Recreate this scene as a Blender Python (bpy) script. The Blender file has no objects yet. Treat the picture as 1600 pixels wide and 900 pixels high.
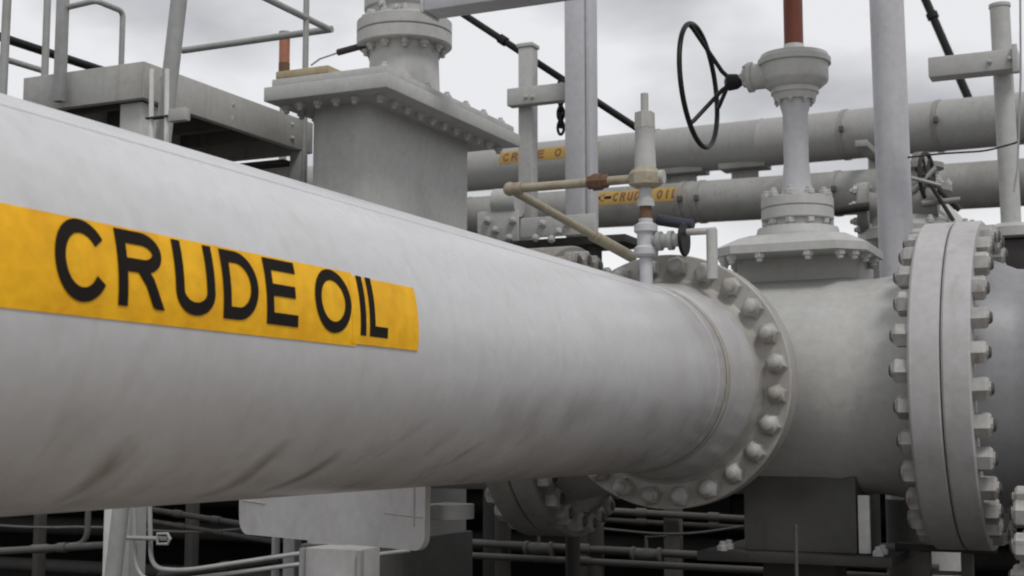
import bpy, bmesh, math, random
from mathutils import Vector, Matrix, Quaternion
random.seed(7)
PI = math.pi
scene = bpy.context.scene
COL = scene.collection

# ---------------------------------------------------------------- camera
F = 2165.0                      # focal length in pixels of a 1600 px wide picture
EYE = Vector((0, 0, 1.6))
PITCH = math.atan(229 / F)
YAW = math.atan2(1008, math.hypot(F, 229))
FW = Vector((-math.sin(YAW) * math.cos(PITCH), math.cos(YAW) * math.cos(PITCH), math.sin(PITCH)))
RT = Vector((math.cos(YAW), math.sin(YAW), 0))
UP = RT.cross(FW)
cam = bpy.data.objects.new('camera', bpy.data.cameras.new('camera'))
COL.objects.link(cam)
cam.matrix_world = Matrix(((RT.x, UP.x, -FW.x, EYE.x), (RT.y, UP.y, -FW.y, EYE.y), (RT.z, UP.z, -FW.z, EYE.z), (0, 0, 0, 1)))
cam.data.sensor_width = 36
cam.data.lens = F / 1600 * 36
cam.data.clip_end = 3000
cam.data.dof.use_dof = True
cam.data.dof.focus_distance = 5.2
cam.data.dof.aperture_fstop = 6.3
scene.camera = cam

# ---------------------------------------------------------------- light: an overcast day
scene.view_settings.view_transform = 'Standard'
scene.view_settings.look = 'None'
scene.view_settings.exposure = 0.0
scene.view_settings.gamma = 1.0
scene.cycles.filter_width = 2.0
SUN_EL, SUN_AZ = math.radians(56), math.radians(128)     # azimuth clockwise from +Y: behind the camera, to its right
world = bpy.data.worlds.new('World')
scene.world = world
world.use_nodes = True
wn, wl = world.node_tree.nodes, world.node_tree.links
wn.clear()
wo = wn.new('ShaderNodeOutputWorld')
bg = wn.new('ShaderNodeBackground')
bg.inputs['Strength'].default_value = 0.1
sky = wn.new('ShaderNodeTexSky')
sky.sky_type = 'NISHITA'
sky.sun_disc = False
sky.sun_elevation = SUN_EL
sky.sun_rotation = SUN_AZ
tc = wn.new('ShaderNodeTexCoord')
mp = wn.new('ShaderNodeMapping')
mp.inputs['Scale'].default_value = (1, 1, 2.2)
nz = wn.new('ShaderNodeTexNoise')
nz.inputs['Scale'].default_value = 4.5
nz.inputs['Detail'].default_value = 5
nz.inputs['Roughness'].default_value = 0.45
cr = wn.new('ShaderNodeValToRGB')
cr.color_ramp.elements[0].position = 0.36
cr.color_ramp.elements[0].color = (0.45, 0.452, 0.475, 1)
cr.color_ramp.elements[1].position = 0.58
cr.color_ramp.elements[1].color = (0.86, 0.86, 0.875, 1)
vm = wn.new('ShaderNodeVectorMath'); vm.operation = 'SCALE'
vm.inputs['Scale'].default_value = 10.0
mx = wn.new('ShaderNodeMix'); mx.data_type = 'RGBA'
mx.inputs[0].default_value = 0.94
wl.new(tc.outputs['Generated'], mp.inputs['Vector'])
wl.new(mp.outputs['Vector'], nz.inputs['Vector'])
wl.new(nz.outputs['Fac'], cr.inputs['Fac'])
# the cloud layer is thinner and whiter towards the horizon
sx_ = wn.new('ShaderNodeSeparateXYZ'); wl.new(tc.outputs['Generated'], sx_.inputs[0])
hr_ = wn.new('ShaderNodeMapRange'); hr_.interpolation_type = 'SMOOTHSTEP'
hr_.inputs[1].default_value = 0.10; hr_.inputs[2].default_value = 0.22; hr_.inputs[3].default_value = 0.85; hr_.inputs[4].default_value = 0.0
wl.new(sx_.outputs['Z'], hr_.inputs[0])
hm = wn.new('ShaderNodeMix'); hm.data_type = 'RGBA'; hm.inputs[7].default_value = (1.0, 1.0, 1.0, 1)
wl.new(hr_.outputs[0], hm.inputs[0]); wl.new(cr.outputs['Color'], hm.inputs[6])
wl.new(hm.outputs[2], vm.inputs[0])
wl.new(sky.outputs['Color'], mx.inputs[6])
wl.new(vm.outputs['Vector'], mx.inputs[7])
wl.new(mx.outputs[2], bg.inputs['Color'])
wl.new(bg.outputs['Background'], wo.inputs['Surface'])
sl = bpy.data.lights.new('sun', 'SUN')
sl.energy = 1.5
sl.angle = math.radians(16)
sl.color = (1.0, 0.97, 0.93)
so = bpy.data.objects.new('sun', sl)
COL.objects.link(so)
sd = Vector((math.sin(SUN_AZ) * math.cos(SUN_EL), math.cos(SUN_AZ) * math.cos(SUN_EL), math.sin(SUN_EL)))
so.rotation_euler = sd.to_track_quat('Z', 'Y').to_euler()
so.location = sd * 40


# ---------------------------------------------------------------- placing: a sight line met with a real plane
def at(px, py, x=None, y=None, z=None):
    d = FW * F + RT * (px - 800) + UP * (450 - py)
    t = (x / d.x) if x is not None else (y / d.y) if y is not None else ((z - EYE.z) / d.z)
    return EYE + d * t


# ---------------------------------------------------------------- materials
def paint(name, base, rough=0.55, dirt=(0.16, 0.13, 0.10), amount=0.35, scale=2.5, bump=0.15, metal=0.0, spots=0.0, fine=0.06):
    m = bpy.data.materials.new(name)
    m.use_nodes = True
    n, l = m.node_tree.nodes, m.node_tree.links
    b = n['Principled BSDF']
    b.inputs['Roughness'].default_value = rough
    b.inputs['Metallic'].default_value = metal
    geo = n.new('ShaderNodeNewGeometry')
    # broad weathering
    a = n.new('ShaderNodeTexNoise'); a.inputs['Scale'].default_value = scale; a.inputs['Detail'].default_value = 8
    a.inputs['Roughness'].default_value = 0.62
    r = n.new('ShaderNodeMapRange'); r.inputs[1].default_value = 0.42; r.inputs[2].default_value = 0.78
    r.inputs[4].default_value = amount
    mix = n.new('ShaderNodeMix'); mix.data_type = 'RGBA'
    mix.inputs[6].default_value = (*base, 1); mix.inputs[7].default_value = (*dirt, 1)
    l.new(geo.outputs['Position'], a.inputs['Vector']); l.new(a.outputs['Fac'], r.inputs[0]); l.new(r.outputs[0], mix.inputs[0])
    # vertical runs
    mpp = n.new('ShaderNodeMapping'); mpp.inputs['Scale'].default_value = (9, 9, 0.9)
    v = n.new('ShaderNodeTexNoise'); v.inputs['Scale'].default_value = 1.6; v.inputs['Detail'].default_value = 5
    rv = n.new('ShaderNodeMapRange'); rv.inputs[1].default_value = 0.55; rv.inputs[2].default_value = 0.8; rv.inputs[4].default_value = amount * 0.9
    mix2 = n.new('ShaderNodeMix'); mix2.data_type = 'RGBA'; mix2.inputs[7].default_value = (*dirt, 1)
    l.new(geo.outputs['Position'], mpp.inputs['Vector']); l.new(mpp.outputs[0], v.inputs['Vector']); l.new(v.outputs['Fac'], rv.inputs[0])
    l.new(rv.outputs[0], mix2.inputs[0]); l.new(mix.outputs[2], mix2.inputs[6])
    out = mix2
    # fine mottle
    f = n.new('ShaderNodeTexNoise'); f.inputs['Scale'].default_value = 22; f.inputs['Detail'].default_value = 6
    rf = n.new('ShaderNodeMapRange'); rf.inputs[1].default_value = 0.3; rf.inputs[2].default_value = 0.7
    rf.inputs[3].default_value = 1 - fine; rf.inputs[4].default_value = 1 + fine
    hs = n.new('ShaderNodeHueSaturation')
    l.new(geo.outputs['Position'], f.inputs['Vector']); l.new(f.outputs['Fac'], rf.inputs[0]); l.new(rf.outputs[0], hs.inputs['Value'])
    l.new(out.outputs[2], hs.inputs['Color'])
    col = hs.outputs['Color']
    if spots:
        s = n.new('ShaderNodeTexNoise'); s.inputs['Scale'].default_value = 14; s.inputs['Detail'].default_value = 4
        rs = n.new('ShaderNodeMapRange'); rs.inputs[1].default_value = 0.62; rs.inputs[2].default_value = 0.68; rs.inputs[4].default_value = spots
        m3 = n.new('ShaderNodeMix'); m3.data_type = 'RGBA'; m3.inputs[7].default_value = (0.13, 0.055, 0.025, 1)
        l.new(geo.outputs['Position'], s.inputs['Vector']); l.new(s.outputs['Fac'], rs.inputs[0]); l.new(rs.outputs[0], m3.inputs[0])
        l.new(col, m3.inputs[6]); col = m3.outputs[2]
    l.new(col, b.inputs['Base Color'])
    rr = n.new('ShaderNodeMapRange'); rr.inputs[3].default_value = max(0.05, rough - 0.12); rr.inputs[4].default_value = min(1, rough + 0.15)
    l.new(a.outputs['Fac'], rr.inputs[0]); l.new(rr.outputs[0], b.inputs['Roughness'])
    bp = n.new('ShaderNodeBump'); bp.inputs['Strength'].default_value = bump; bp.inputs['Distance'].default_value = 0.004
    l.new(f.outputs['Fac'], bp.inputs['Height']); l.new(bp.outputs[0], b.inputs['Normal'])
    m.diffuse_color = (*base, 1)
    return m


M = {
    'valve': paint('valve_paint', (0.43, 0.432, 0.42), 0.45, (0.24, 0.22, 0.19), 0.16, 5.0, spots=0.10, bump=0.35),
    'flange': paint('flange_paint', (0.43, 0.425, 0.43), 0.5, (0.2, 0.165, 0.13), 0.35, 3.0),
    'bolt': paint('bolt_paint', (0.39, 0.388, 0.375), 0.5, (0.12, 0.09, 0.065), 0.7, 9.0, spots=0.35),
    'stud': paint('stud_steel', (0.10, 0.095, 0.09), 0.5, (0.05, 0.04, 0.03), 0.5, 12.0, metal=0.4),
    'column': paint('column_paint', (0.50, 0.50, 0.53), 0.5, (0.24, 0.21, 0.18), 0.22, 2.0),
    'steel': paint('galvanised_steel', (0.33, 0.34, 0.335), 0.5, (0.16, 0.14, 0.11), 0.3, 5.0, metal=0.15),
    'platform': paint('platform_paint', (0.385, 0.385, 0.37), 0.6, (0.14, 0.12, 0.09), 0.4, 2.5),
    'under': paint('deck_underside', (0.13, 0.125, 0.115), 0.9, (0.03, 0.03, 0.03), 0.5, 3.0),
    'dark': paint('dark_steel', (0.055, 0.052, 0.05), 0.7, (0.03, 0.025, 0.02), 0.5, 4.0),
    'black': paint('black_paint', (0.012, 0.012, 0.013), 0.4, (0.03, 0.025, 0.02), 0.3, 6.0),
    'tan': paint('tan_primer', (0.34, 0.305, 0.225), 0.6, (0.17, 0.12, 0.07), 0.5, 8.0, spots=0.3),
    'rust': paint('rusty_metal', (0.15, 0.085, 0.05), 0.85, (0.07, 0.04, 0.03), 0.6, 14.0),
    'orange': paint('orange_cover', (0.15, 0.036, 0.016), 0.5, (0.10, 0.02, 0.012), 0.35, 5.0),
    'orange2': paint('faded_orange_cover', (0.38, 0.15, 0.085), 0.6, (0.16, 0.04, 0.02), 0.6, 9.0),
    'white': paint('white_paint', (0.62, 0.62, 0.60), 0.5, (0.3, 0.26, 0.2), 0.3, 4.0),
    'bgpipe': paint('line_pipe_paint', (0.31, 0.31, 0.305), 0.55, (0.19, 0.17, 0.14), 0.4, 0.9),
    'bgpipe2': paint('weathered_pipe_paint', (0.265, 0.265, 0.255), 0.6, (0.14, 0.125, 0.10), 0.65, 1.5, spots=0.15),
    'outlet': paint('outlet_pipe_paint', (0.25, 0.252, 0.268), 0.45, (0.13, 0.12, 0.11), 0.3, 2.0),
    'blue': paint('blue_paint', (0.018, 0.022, 0.042), 0.5, (0.04, 0.04, 0.05), 0.4, 9.0),
    'yellowrust': paint('yellow_stained_paint', (0.40, 0.34, 0.22), 0.6, (0.25, 0.17, 0.08), 0.6, 9.0),
    'tape': paint('yellow_tape', (0.86, 0.47, 0.012), 0.5, (0.62, 0.25, 0.008), 0.65, 3.4, bump=0.9, fine=0.09),
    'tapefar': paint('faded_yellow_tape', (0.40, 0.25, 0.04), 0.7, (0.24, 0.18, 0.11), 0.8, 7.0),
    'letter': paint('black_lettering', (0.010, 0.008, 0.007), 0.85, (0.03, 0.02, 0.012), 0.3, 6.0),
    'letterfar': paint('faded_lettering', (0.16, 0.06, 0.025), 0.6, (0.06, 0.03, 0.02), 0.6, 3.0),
    'dim': paint('shade_dimmed_paint', (0.085, 0.085, 0.08), 0.7, (0.06, 0.05, 0.04), 0.6, 4.0),  # for low parts: the shade under the pipes is put into this darker tone
    'weld': paint('grimy_weld', (0.36, 0.34, 0.31), 0.6, (0.16, 0.13, 0.1), 0.5, 5.0),
    'added_deck_concrete': paint('added_deck_concrete', (0.075, 0.072, 0.066), 0.9, (0.06, 0.05, 0.04), 0.5, 1.0, bump=0.4),
    'bounce_apron': paint('added_apron_concrete', (0.25, 0.22, 0.185), 0.9, (0.24, 0.2, 0.16), 0.4, 1.0, bump=0.4),
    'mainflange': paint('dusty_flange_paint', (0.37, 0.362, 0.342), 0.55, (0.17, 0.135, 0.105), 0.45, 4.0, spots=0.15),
    'flangedark': paint('grimy_flange_paint', (0.25, 0.24, 0.225), 0.6, (0.12, 0.10, 0.08), 0.6, 4.0, spots=0.3),
    'ground': paint('dark_gravel', (0.045, 0.042, 0.038), 0.95, (0.02, 0.018, 0.015), 0.6, 0.6, bump=0.8, fine=0.3),
}


def main_pipe_material():
    """White pipe paint; grime has run round the lower half of the pipe. Object origin lies on the pipe axis."""
    m = paint('main_pipe_paint', (0.56, 0.565, 0.58), 0.28, (0.36, 0.32, 0.28), 0.25, 1.3, fine=0.04)
    n, l = m.node_tree.nodes, m.node_tree.links
    b = n['Principled BSDF']
    base = b.inputs['Base Color'].links[0].from_socket
    tco = n.new('ShaderNodeTexCoord')
    sep = n.new('ShaderNodeSeparateXYZ'); l.new(tco.outputs['Object'], sep.inputs[0])

    def math_(op, a, bb=None, c=None, clamp=False):
        k = n.new('ShaderNodeMath'); k.operation = op; k.use_clamp = clamp
        for i, v in enumerate((a, bb, c)):
            if v is None: continue
            if isinstance(v, (int, float)): k.inputs[i].default_value = v
            else: l.new(v, k.inputs[i])
        return k.outputs[0]
    ang = math_('MULTIPLY', math_('ARCTAN2', sep.outputs['Z'], sep.outputs['X']), 180 / PI)   # degrees, 0 faces the camera's side
    y = sep.outputs['Y']
    # a slightly wandering position along the pipe
    wob = n.new('ShaderNodeTexNoise'); wob.inputs['Scale'].default_value = 3.0; l.new(tco.outputs['Object'], wob.inputs['Vector'])
    yw = math_('ADD', y, math_('MULTIPLY', math_('SUBTRACT', wob.outputs['Fac'], 0.5), 0.16))
    total = None
    #           y      slope   width   ang0  ang1  strength
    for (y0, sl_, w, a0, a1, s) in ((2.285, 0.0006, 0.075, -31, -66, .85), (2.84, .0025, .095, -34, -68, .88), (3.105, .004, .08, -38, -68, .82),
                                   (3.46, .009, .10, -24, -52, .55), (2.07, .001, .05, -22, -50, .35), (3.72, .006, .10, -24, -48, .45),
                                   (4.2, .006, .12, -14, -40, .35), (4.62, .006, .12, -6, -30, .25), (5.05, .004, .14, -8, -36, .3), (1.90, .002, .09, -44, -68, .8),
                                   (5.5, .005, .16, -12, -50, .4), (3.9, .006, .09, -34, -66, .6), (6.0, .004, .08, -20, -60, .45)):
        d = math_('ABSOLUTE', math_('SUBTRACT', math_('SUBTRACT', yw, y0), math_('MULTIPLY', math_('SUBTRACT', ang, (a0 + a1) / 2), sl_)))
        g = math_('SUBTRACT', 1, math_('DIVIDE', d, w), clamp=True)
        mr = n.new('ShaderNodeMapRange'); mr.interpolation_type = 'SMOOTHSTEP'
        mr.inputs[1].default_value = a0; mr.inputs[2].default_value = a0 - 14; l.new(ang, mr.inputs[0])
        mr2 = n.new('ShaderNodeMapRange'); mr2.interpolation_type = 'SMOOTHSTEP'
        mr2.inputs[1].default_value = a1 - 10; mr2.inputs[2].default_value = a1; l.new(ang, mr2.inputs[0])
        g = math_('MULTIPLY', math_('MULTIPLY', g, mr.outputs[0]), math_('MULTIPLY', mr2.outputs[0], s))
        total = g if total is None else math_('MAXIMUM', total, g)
    # broken-up drips
    cmb = n.new('ShaderNodeCombineXYZ')
    l.new(math_('MULTIPLY', y, 4.2), cmb.inputs[0]); l.new(math_('MULTIPLY', ang, 0.022), cmb.inputs[1])
    dn = n.new('ShaderNodeTexNoise'); dn.inputs['Scale'].default_value = 1.2; dn.inputs['Detail'].default_value = 6; dn.inputs['Roughness'].default_value = .6
    l.new(cmb.outputs[0], dn.inputs['Vector'])
    dr = n.new('ShaderNodeMapRange'); dr.inputs[1].default_value = 0.52; dr.inputs[2].default_value = 0.75; dr.inputs[4].default_value = 0.35
    l.new(dn.outputs['Fac'], dr.inputs[0])
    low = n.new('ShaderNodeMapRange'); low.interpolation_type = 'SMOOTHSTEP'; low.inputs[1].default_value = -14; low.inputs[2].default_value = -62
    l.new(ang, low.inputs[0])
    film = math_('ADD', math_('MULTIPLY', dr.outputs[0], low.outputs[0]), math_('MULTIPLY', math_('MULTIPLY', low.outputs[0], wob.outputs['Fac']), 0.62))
    brk = n.new('ShaderNodeTexNoise'); brk.inputs['Scale'].default_value = 9; brk.inputs['Detail'].default_value = 6; l.new(tco.outputs['Object'], brk.inputs['Vector'])
    bm_ = n.new('ShaderNodeMapRange'); bm_.inputs[1].default_value = 0.3; bm_.inputs[2].default_value = 0.6; bm_.inputs[3].default_value = .45
    l.new(brk.outputs['Fac'], bm_.inputs[0])
    zone = n.new('ShaderNodeMapRange'); zone.interpolation_type = 'SMOOTHSTEP'; zone.inputs[1].default_value = 3.0; zone.inputs[2].default_value = 4.4
    l.new(y, zone.inputs[0])
    zl = n.new('ShaderNodeMapRange'); zl.interpolation_type = 'SMOOTHSTEP'; zl.inputs[1].default_value = -8; zl.inputs[2].default_value = -26; l.new(ang, zl.inputs[0])
    sm_ = n.new('ShaderNodeTexNoise'); sm_.inputs['Scale'].default_value = 4.5; sm_.inputs['Detail'].default_value = 5; l.new(tco.outputs['Object'], sm_.inputs['Vector'])
    sr_ = n.new('ShaderNodeMapRange'); sr_.inputs[1].default_value = 0.38; sr_.inputs[2].default_value = 0.62; sr_.inputs[4].default_value = 0.30; l.new(sm_.outputs['Fac'], sr_.inputs[0])
    smear = math_('MULTIPLY', math_('MULTIPLY', zone.outputs[0], zl.outputs[0]), sr_.outputs[0])
    film = math_('MAXIMUM', film, smear)
    # the colour darkens along the last stretch before the flange
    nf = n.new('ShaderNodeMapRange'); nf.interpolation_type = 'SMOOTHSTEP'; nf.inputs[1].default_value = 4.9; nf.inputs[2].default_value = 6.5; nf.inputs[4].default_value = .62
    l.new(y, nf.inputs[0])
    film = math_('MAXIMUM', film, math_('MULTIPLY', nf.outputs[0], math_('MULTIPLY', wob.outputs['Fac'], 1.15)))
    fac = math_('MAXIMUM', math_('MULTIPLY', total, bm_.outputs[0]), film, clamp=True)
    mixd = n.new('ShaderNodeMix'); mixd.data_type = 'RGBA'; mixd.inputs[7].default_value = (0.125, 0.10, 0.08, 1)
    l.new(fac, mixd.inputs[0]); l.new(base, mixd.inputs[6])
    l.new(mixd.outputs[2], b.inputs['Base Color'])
    return m


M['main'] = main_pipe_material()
for k in ('tape', 'letter', 'dark', 'under', 'black'): M[k].node_tree.nodes['Principled BSDF'].inputs['Specular IOR Level'].default_value = 0.2


# ---------------------------------------------------------------- building helpers
def link(name, me, mat, parent=None, loc=(0, 0, 0)):
    o = bpy.data.objects.new(name, me)
    COL.objects.link(o)
    if mat is not None and not me.materials: me.materials.append(M[mat] if isinstance(mat, str) else mat)
    o.parent = parent
    o.location = loc
    return o


def thing(name, label, cat, base, group=None):
    o = bpy.data.objects.new(name, None)
    COL.objects.link(o)
    o.location = base
    o.empty_display_size = 0.2
    o['label'] = label; o['category'] = cat
    if group: o['group'] = group
    return o


def org(parent):
    v = Vector((0, 0, 0))
    while parent is not None:
        v += parent.location; parent = parent.parent
    return v


def finish(bm, name, mat, parent=None, smooth=True, ang=35, label=None, kind=None):
    """bm holds world coordinates; the mesh is stored relative to its parent."""
    off = org(parent)
    bmesh.ops.translate(bm, verts=bm.verts, vec=-off)
    bmesh.ops.recalc_face_normals(bm, faces=bm.faces)
    me = bpy.data.meshes.new(name)
    bm.to_mesh(me); bm.free()
    if smooth:
        for p in me.polygons: p.use_smooth = True
        me.set_sharp_from_angle(angle=math.radians(ang))
    o = link(name, me, mat, parent)
    if label: o['label'] = label
    if kind: o['kind'] = kind
    return o


def basis(axis):
    a = Vector(axis).normalized()
    h = Vector((0, 0, 1)) if abs(a.z) < 0.9 else Vector((1, 0, 0))
    u = h.cross(a).normalized()
    return a, u, a.cross(u)


def lathe(bm, origin, axis, prof, seg=48, cap=True, ph=0.0):
    """prof: list of (distance along axis, radius)."""
    a, u, v = basis(axis); o = Vector(origin)
    rings = []
    for (t, r) in prof:
        rings.append([bm.verts.new(o + a * t + (u * math.cos(ph + 2 * PI * k / seg) + v * math.sin(ph + 2 * PI * k / seg)) * r) for k in range(seg)])
    for i in range(len(rings) - 1):
        for k in range(seg):
            bm.faces.new((rings[i][k], rings[i][(k + 1) % seg], rings[i + 1][(k + 1) % seg], rings[i + 1][k]))
    if cap:
        bm.faces.new(rings[0][::-1]); bm.faces.new(rings[-1])
    return bm


def rod(bm, p0, p1, r, seg=16, r2=None):
    p0, p1 = Vector(p0), Vector(p1)
    return lathe(bm, p0, p1 - p0, [(0, r), ((p1 - p0).length, r if r2 is None else r2)], seg)


def tube(bm, pts, r, seg=12, closed=False):
    """a round bar swept along points."""
    pts = [Vector(p) for p in pts]; n = len(pts); rings = []
    prev = None
    for i in range(n):
        if closed: t = (pts[(i + 1) % n] - pts[i - 1]).normalized()
        else: t = (pts[min(i + 1, n - 1)] - pts[max(i - 1, 0)]).normalized()
        if prev is None: _, u, v = basis(t)
        else:
            u = (prev - t * prev.dot(t)).normalized(); v = t.cross(u)
        prev = u
        rings.append([bm.verts.new(pts[i] + (u * math.cos(2 * PI * k / seg) + v * math.sin(2 * PI * k / seg)) * r) for k in range(seg)])
    for i in range(n if closed else n - 1):
        A, B = rings[i], rings[(i + 1) % n]
        for k in range(seg): bm.faces.new((A[k], A[(k + 1) % seg], B[(k + 1) % seg], B[k]))
    if not closed:
        bm.faces.new(rings[0][::-1]); bm.faces.new(rings[-1])
    return bm


def bend(pts, rad, n=6):
    """round the corners of a polyline."""
    pts = [Vector(p) for p in pts]; out = [pts[0]]
    for i in range(1, len(pts) - 1):
        a, b, c = pts[i - 1], pts[i], pts[i + 1]
        p, q = b + (a - b).normalized() * rad, b + (c - b).normalized() * rad
        for k in range(n + 1):
            t = k / n
            out.append(p * (1 - t) ** 2 + b * 2 * t * (1 - t) + q * t * t)
    out.append(pts[-1])
    return out


def box(bm, lo, hi, bev=0.0, seg=2, rot=0.0, vert_only=False):
    """axis-aligned box from corner lo to corner hi, turned about its centre's vertical by rot."""
    t = bmesh.new()
    lo, hi = Vector(lo), Vector(hi); c = (lo + hi) / 2; s = hi - lo
    bmesh.ops.create_cube(t, size=1)
    bmesh.ops.scale(t, verts=t.verts, vec=(abs(s.x), abs(s.y), abs(s.z)))
    if bev:
        ed = [e for e in t.edges if (not vert_only) or abs((e.verts[0].co - e.verts[1].co).normalized().z) > .9]
        bmesh.ops.bevel(t, geom=ed, offset=bev, segments=seg, profile=0.5, affect='EDGES')
    if rot: bmesh.ops.rotate(t, verts=t.verts, cent=(0, 0, 0), matrix=Matrix.Rotation(rot, 3, 'Z'))
    bmesh.ops.translate(t, verts=t.verts, vec=c)
    tmp = bpy.data.meshes.new('t'); t.to_mesh(tmp); t.free()
    bm.from_mesh(tmp); bpy.data.meshes.remove(tmp)
    return bm


def B(): return bmesh.new()


def part_rod(name, p0, p1, r, mat, parent, seg=20, r2=None, label=None):
    return finish(rod(B(), p0, p1, r, seg, r2), name, mat, parent, label=label)


def part_box(name, lo, hi, mat, parent, bev=0.006, label=None, rot=0, seg=2):
    return finish(box(B(), lo, hi, bev, seg, rot), name, mat, parent, label=label)


# one shared mesh per kind of fastener: hex nut with the stud's rounded end standing proud of it
def nut_mesh(name, r, h, sr, sh, mat, tip='stud'):
    bm = B()
    t = 0.18 * r
    if tip == 'bolt': lathe(bm, (0, 0, 0), (0, 0, 1), [(0, r * 1.12), (h * .12, r * 1.12), (h * .13, r), (h * .55, r), (h * .85, r * .86), (h, r * .66)], 6)
    else: lathe(bm, (0, 0, 0), (0, 0, 1), [(0, r), (h - t, r), (h, r - t)], 6)
    lathe(bm, (0, 0, h * .9), (0, 0, 1), [(0, sr), (sh - h * .9 - sr * .3, sr), (sh - h * .9, sr * .65)], 10)
    me = bpy.data.meshes.new(name)
    bmesh.ops.recalc_face_normals(bm, faces=bm.faces)
    bm.to_mesh(me); bm.free()
    me.materials.append(M[mat]); me.materials.append(M[tip])
    for p in me.polygons:
        p.use_smooth = True
        if p.center.z > h * 1.02 : p.material_index = 1
    me.set_sharp_from_angle(angle=math.radians(30 if tip != 'bolt' else 50))
    return me


def ring_of(mesh, name, parent, centre, axis, r, n, ph=0.0, skip=None):
    a, u, v = basis(axis); c = Vector(centre); off = org(parent)
    for k in range(n):
        t = ph + 2 * PI * k / n
        p = c + (u * math.cos(t) + v * math.sin(t)) * r
        if skip and skip(p): continue
        o = link(name, mesh, None, parent, p - off)
        o.rotation_mode = 'QUATERNION'
        o.rotation_quaternion = a.to_track_quat('Z', 'Y') @ Quaternion((0, 0, 1), t * 3 + random.uniform(-.6, .6))
        sc_ = random.uniform(.94, 1.05); o.scale = (sc_, sc_, random.uniform(.88, 1.14))


NUT_MAIN = nut_mesh('flange_nut', 0.054, 0.062, 0.034, 0.082, 'bolt', 'bolt')
NUT_BIG = nut_mesh('big_flange_nut', 0.064, 0.068, 0.036, 0.088, 'bolt')
NUT_SMALL = nut_mesh('small_nut', 0.03, 0.03, 0.018, 0.05, 'valve', 'valve')
NUT_TINY = nut_mesh('tiny_nut', 0.016, 0.016, 0.009, 0.028, 'valve', 'valve')


# ---------------------------------------------------------------- lettering as thin raised strokes laid on a surface
def strokes(ch, h, w, s):
    """centre lines (closed?, points) of one sans-serif capital in a box w wide, h high, stroke s."""
    q = s / 2
    def arc(cx, cy, rx, ry, a0, a1, n=20):
        return [(cx + rx * math.cos(math.radians(a0 + (a1 - a0) * k / n)), cy + ry * math.sin(math.radians(a0 + (a1 - a0) * k / n))) for k in range(n + 1)]
    if ch == 'C': return [(0, arc(w / 2, h / 2, w / 2 - q, h / 2 - q, 34, 328, 32))]
    if ch == 'O': return [(1, arc(w / 2, h / 2, w / 2 - q, h / 2 - q, 0, 352, 32))]
    if ch == 'I': return [(0, [(w / 2, 0), (w / 2, h)])]
    if ch == 'L': return [(0, [(q, h), (q, q), (w, q)])]
    if ch == 'E': return [(0, [(w, h - q), (q, h - q), (q, q), (w, q)]), (0, [(q, h * .52), (w * .93, h * .52)])]
    if ch == 'U': return [(0, [(q, h)] + arc(w / 2, h * .33, w / 2 - q, h * .33 - q, 180, 360, 18) + [(w - q, h)])]
    if ch == 'D': return [(1, [(q, q), (w * .42, q)] + arc(w * .42, h / 2, w * .58 - q, h / 2 - q, -90, 90, 20)[1:-1] + [(w * .42, h - q), (q, h - q)])]
    if ch == 'R':
        return [(0, [(q, 0), (q, h - q), (w * .55, h - q)] + arc(w * .55, h * .725, w * .42 - q, h * .275 - q, 90, -90, 16)[1:-1] + [(w * .55, h * .45 + q), (q, h * .45 + q)]),
                (0, [(w * .50, h * .52), (w * .68, h * .34), (w - q * .75, -.01)])]
    return []


def ribbon(bm, pts, s, closed, fn, lift, thick):
    """a stroke of width s along pts (2-D), laid with fn(u, v, height)."""
    # cut long runs short so that they follow the curved surface
    dense = []
    n = len(pts)
    for i in range(n if closed else n - 1):
        a, b = pts[i], pts[(i + 1) % n]
        k = max(1, int(math.hypot(b[0] - a[0], b[1] - a[1]) / (s * .8)))
        for j in range(k): dense.append((a[0] + (b[0] - a[0]) * j / k, a[1] + (b[1] - a[1]) * j / k))
    if not closed: dense.append(pts[-1])
    m = len(dense); L, R_ = [], []
    for i in range(m):
        if closed: p, q, c = dense[i - 1], dense[(i + 1) % m], dense[i]
        else: p, q, c = dense[max(i - 1, 0)], dense[min(i + 1, m - 1)], dense[i]
        d1 = (c[0] - p[0], c[1] - p[1]); d2 = (q[0] - c[0], q[1] - c[1])
        if d1 == (0, 0): d1 = d2
        if d2 == (0, 0): d2 = d1
        l1, l2 = math.hypot(*d1), math.hypot(*d2)
        n1 = (-d1[1] / l1, d1[0] / l1); n2 = (-d2[1] / l2, d2[0] / l2)
        mxv = (n1[0] + n2[0], n1[1] + n2[1]); ml = math.hypot(*mxv)
        mm = (mxv[0] / ml, mxv[1] / ml); k = min(1.6, 1 / max(.4, mm[0] * n1[0] + mm[1] * n1[1]))
        L.append((c[0] + mm[0] * s / 2 * k, c[1] + mm[1] * s / 2 * k)); R_.append((c[0] - mm[0] * s / 2 * k, c[1] - mm[1] * s / 2 * k))
    quad = []
    for i in range(m):
        quad.append([bm.verts.new(fn(*L[i], lift + thick)), bm.verts.new(fn(*R_[i], lift + thick)), bm.verts.new(fn(*R_[i], lift)), bm.verts.new(fn(*L[i], lift))])
    for i in range(m if closed else m - 1):
        a, b = quad[i], quad[(i + 1) % m]
        for j in range(4): bm.faces.new((a[j], a[(j + 1) % 4], b[(j + 1) % 4], b[j]))
    if not closed: bm.faces.new(quad[0]); bm.faces.new(quad[-1][::-1])


def letter(ch, u0, v0, w, h, s, fn, mat, parent):
    bm = B()
    for i, (closed, pts) in enumerate(strokes(ch, h, w, s)):
        ribbon(bm, [(u0 + p[0], v0 + p[1]) for p in pts], s, bool(closed), lambda u, v, q_: fn(min(u, u0 + w + s * .05), min(max(v, v0), v0 + h), q_), 0.0036 + i * .0005, 0.0008)
    return finish(bm, 'letter', mat, parent, smooth=False)


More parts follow.
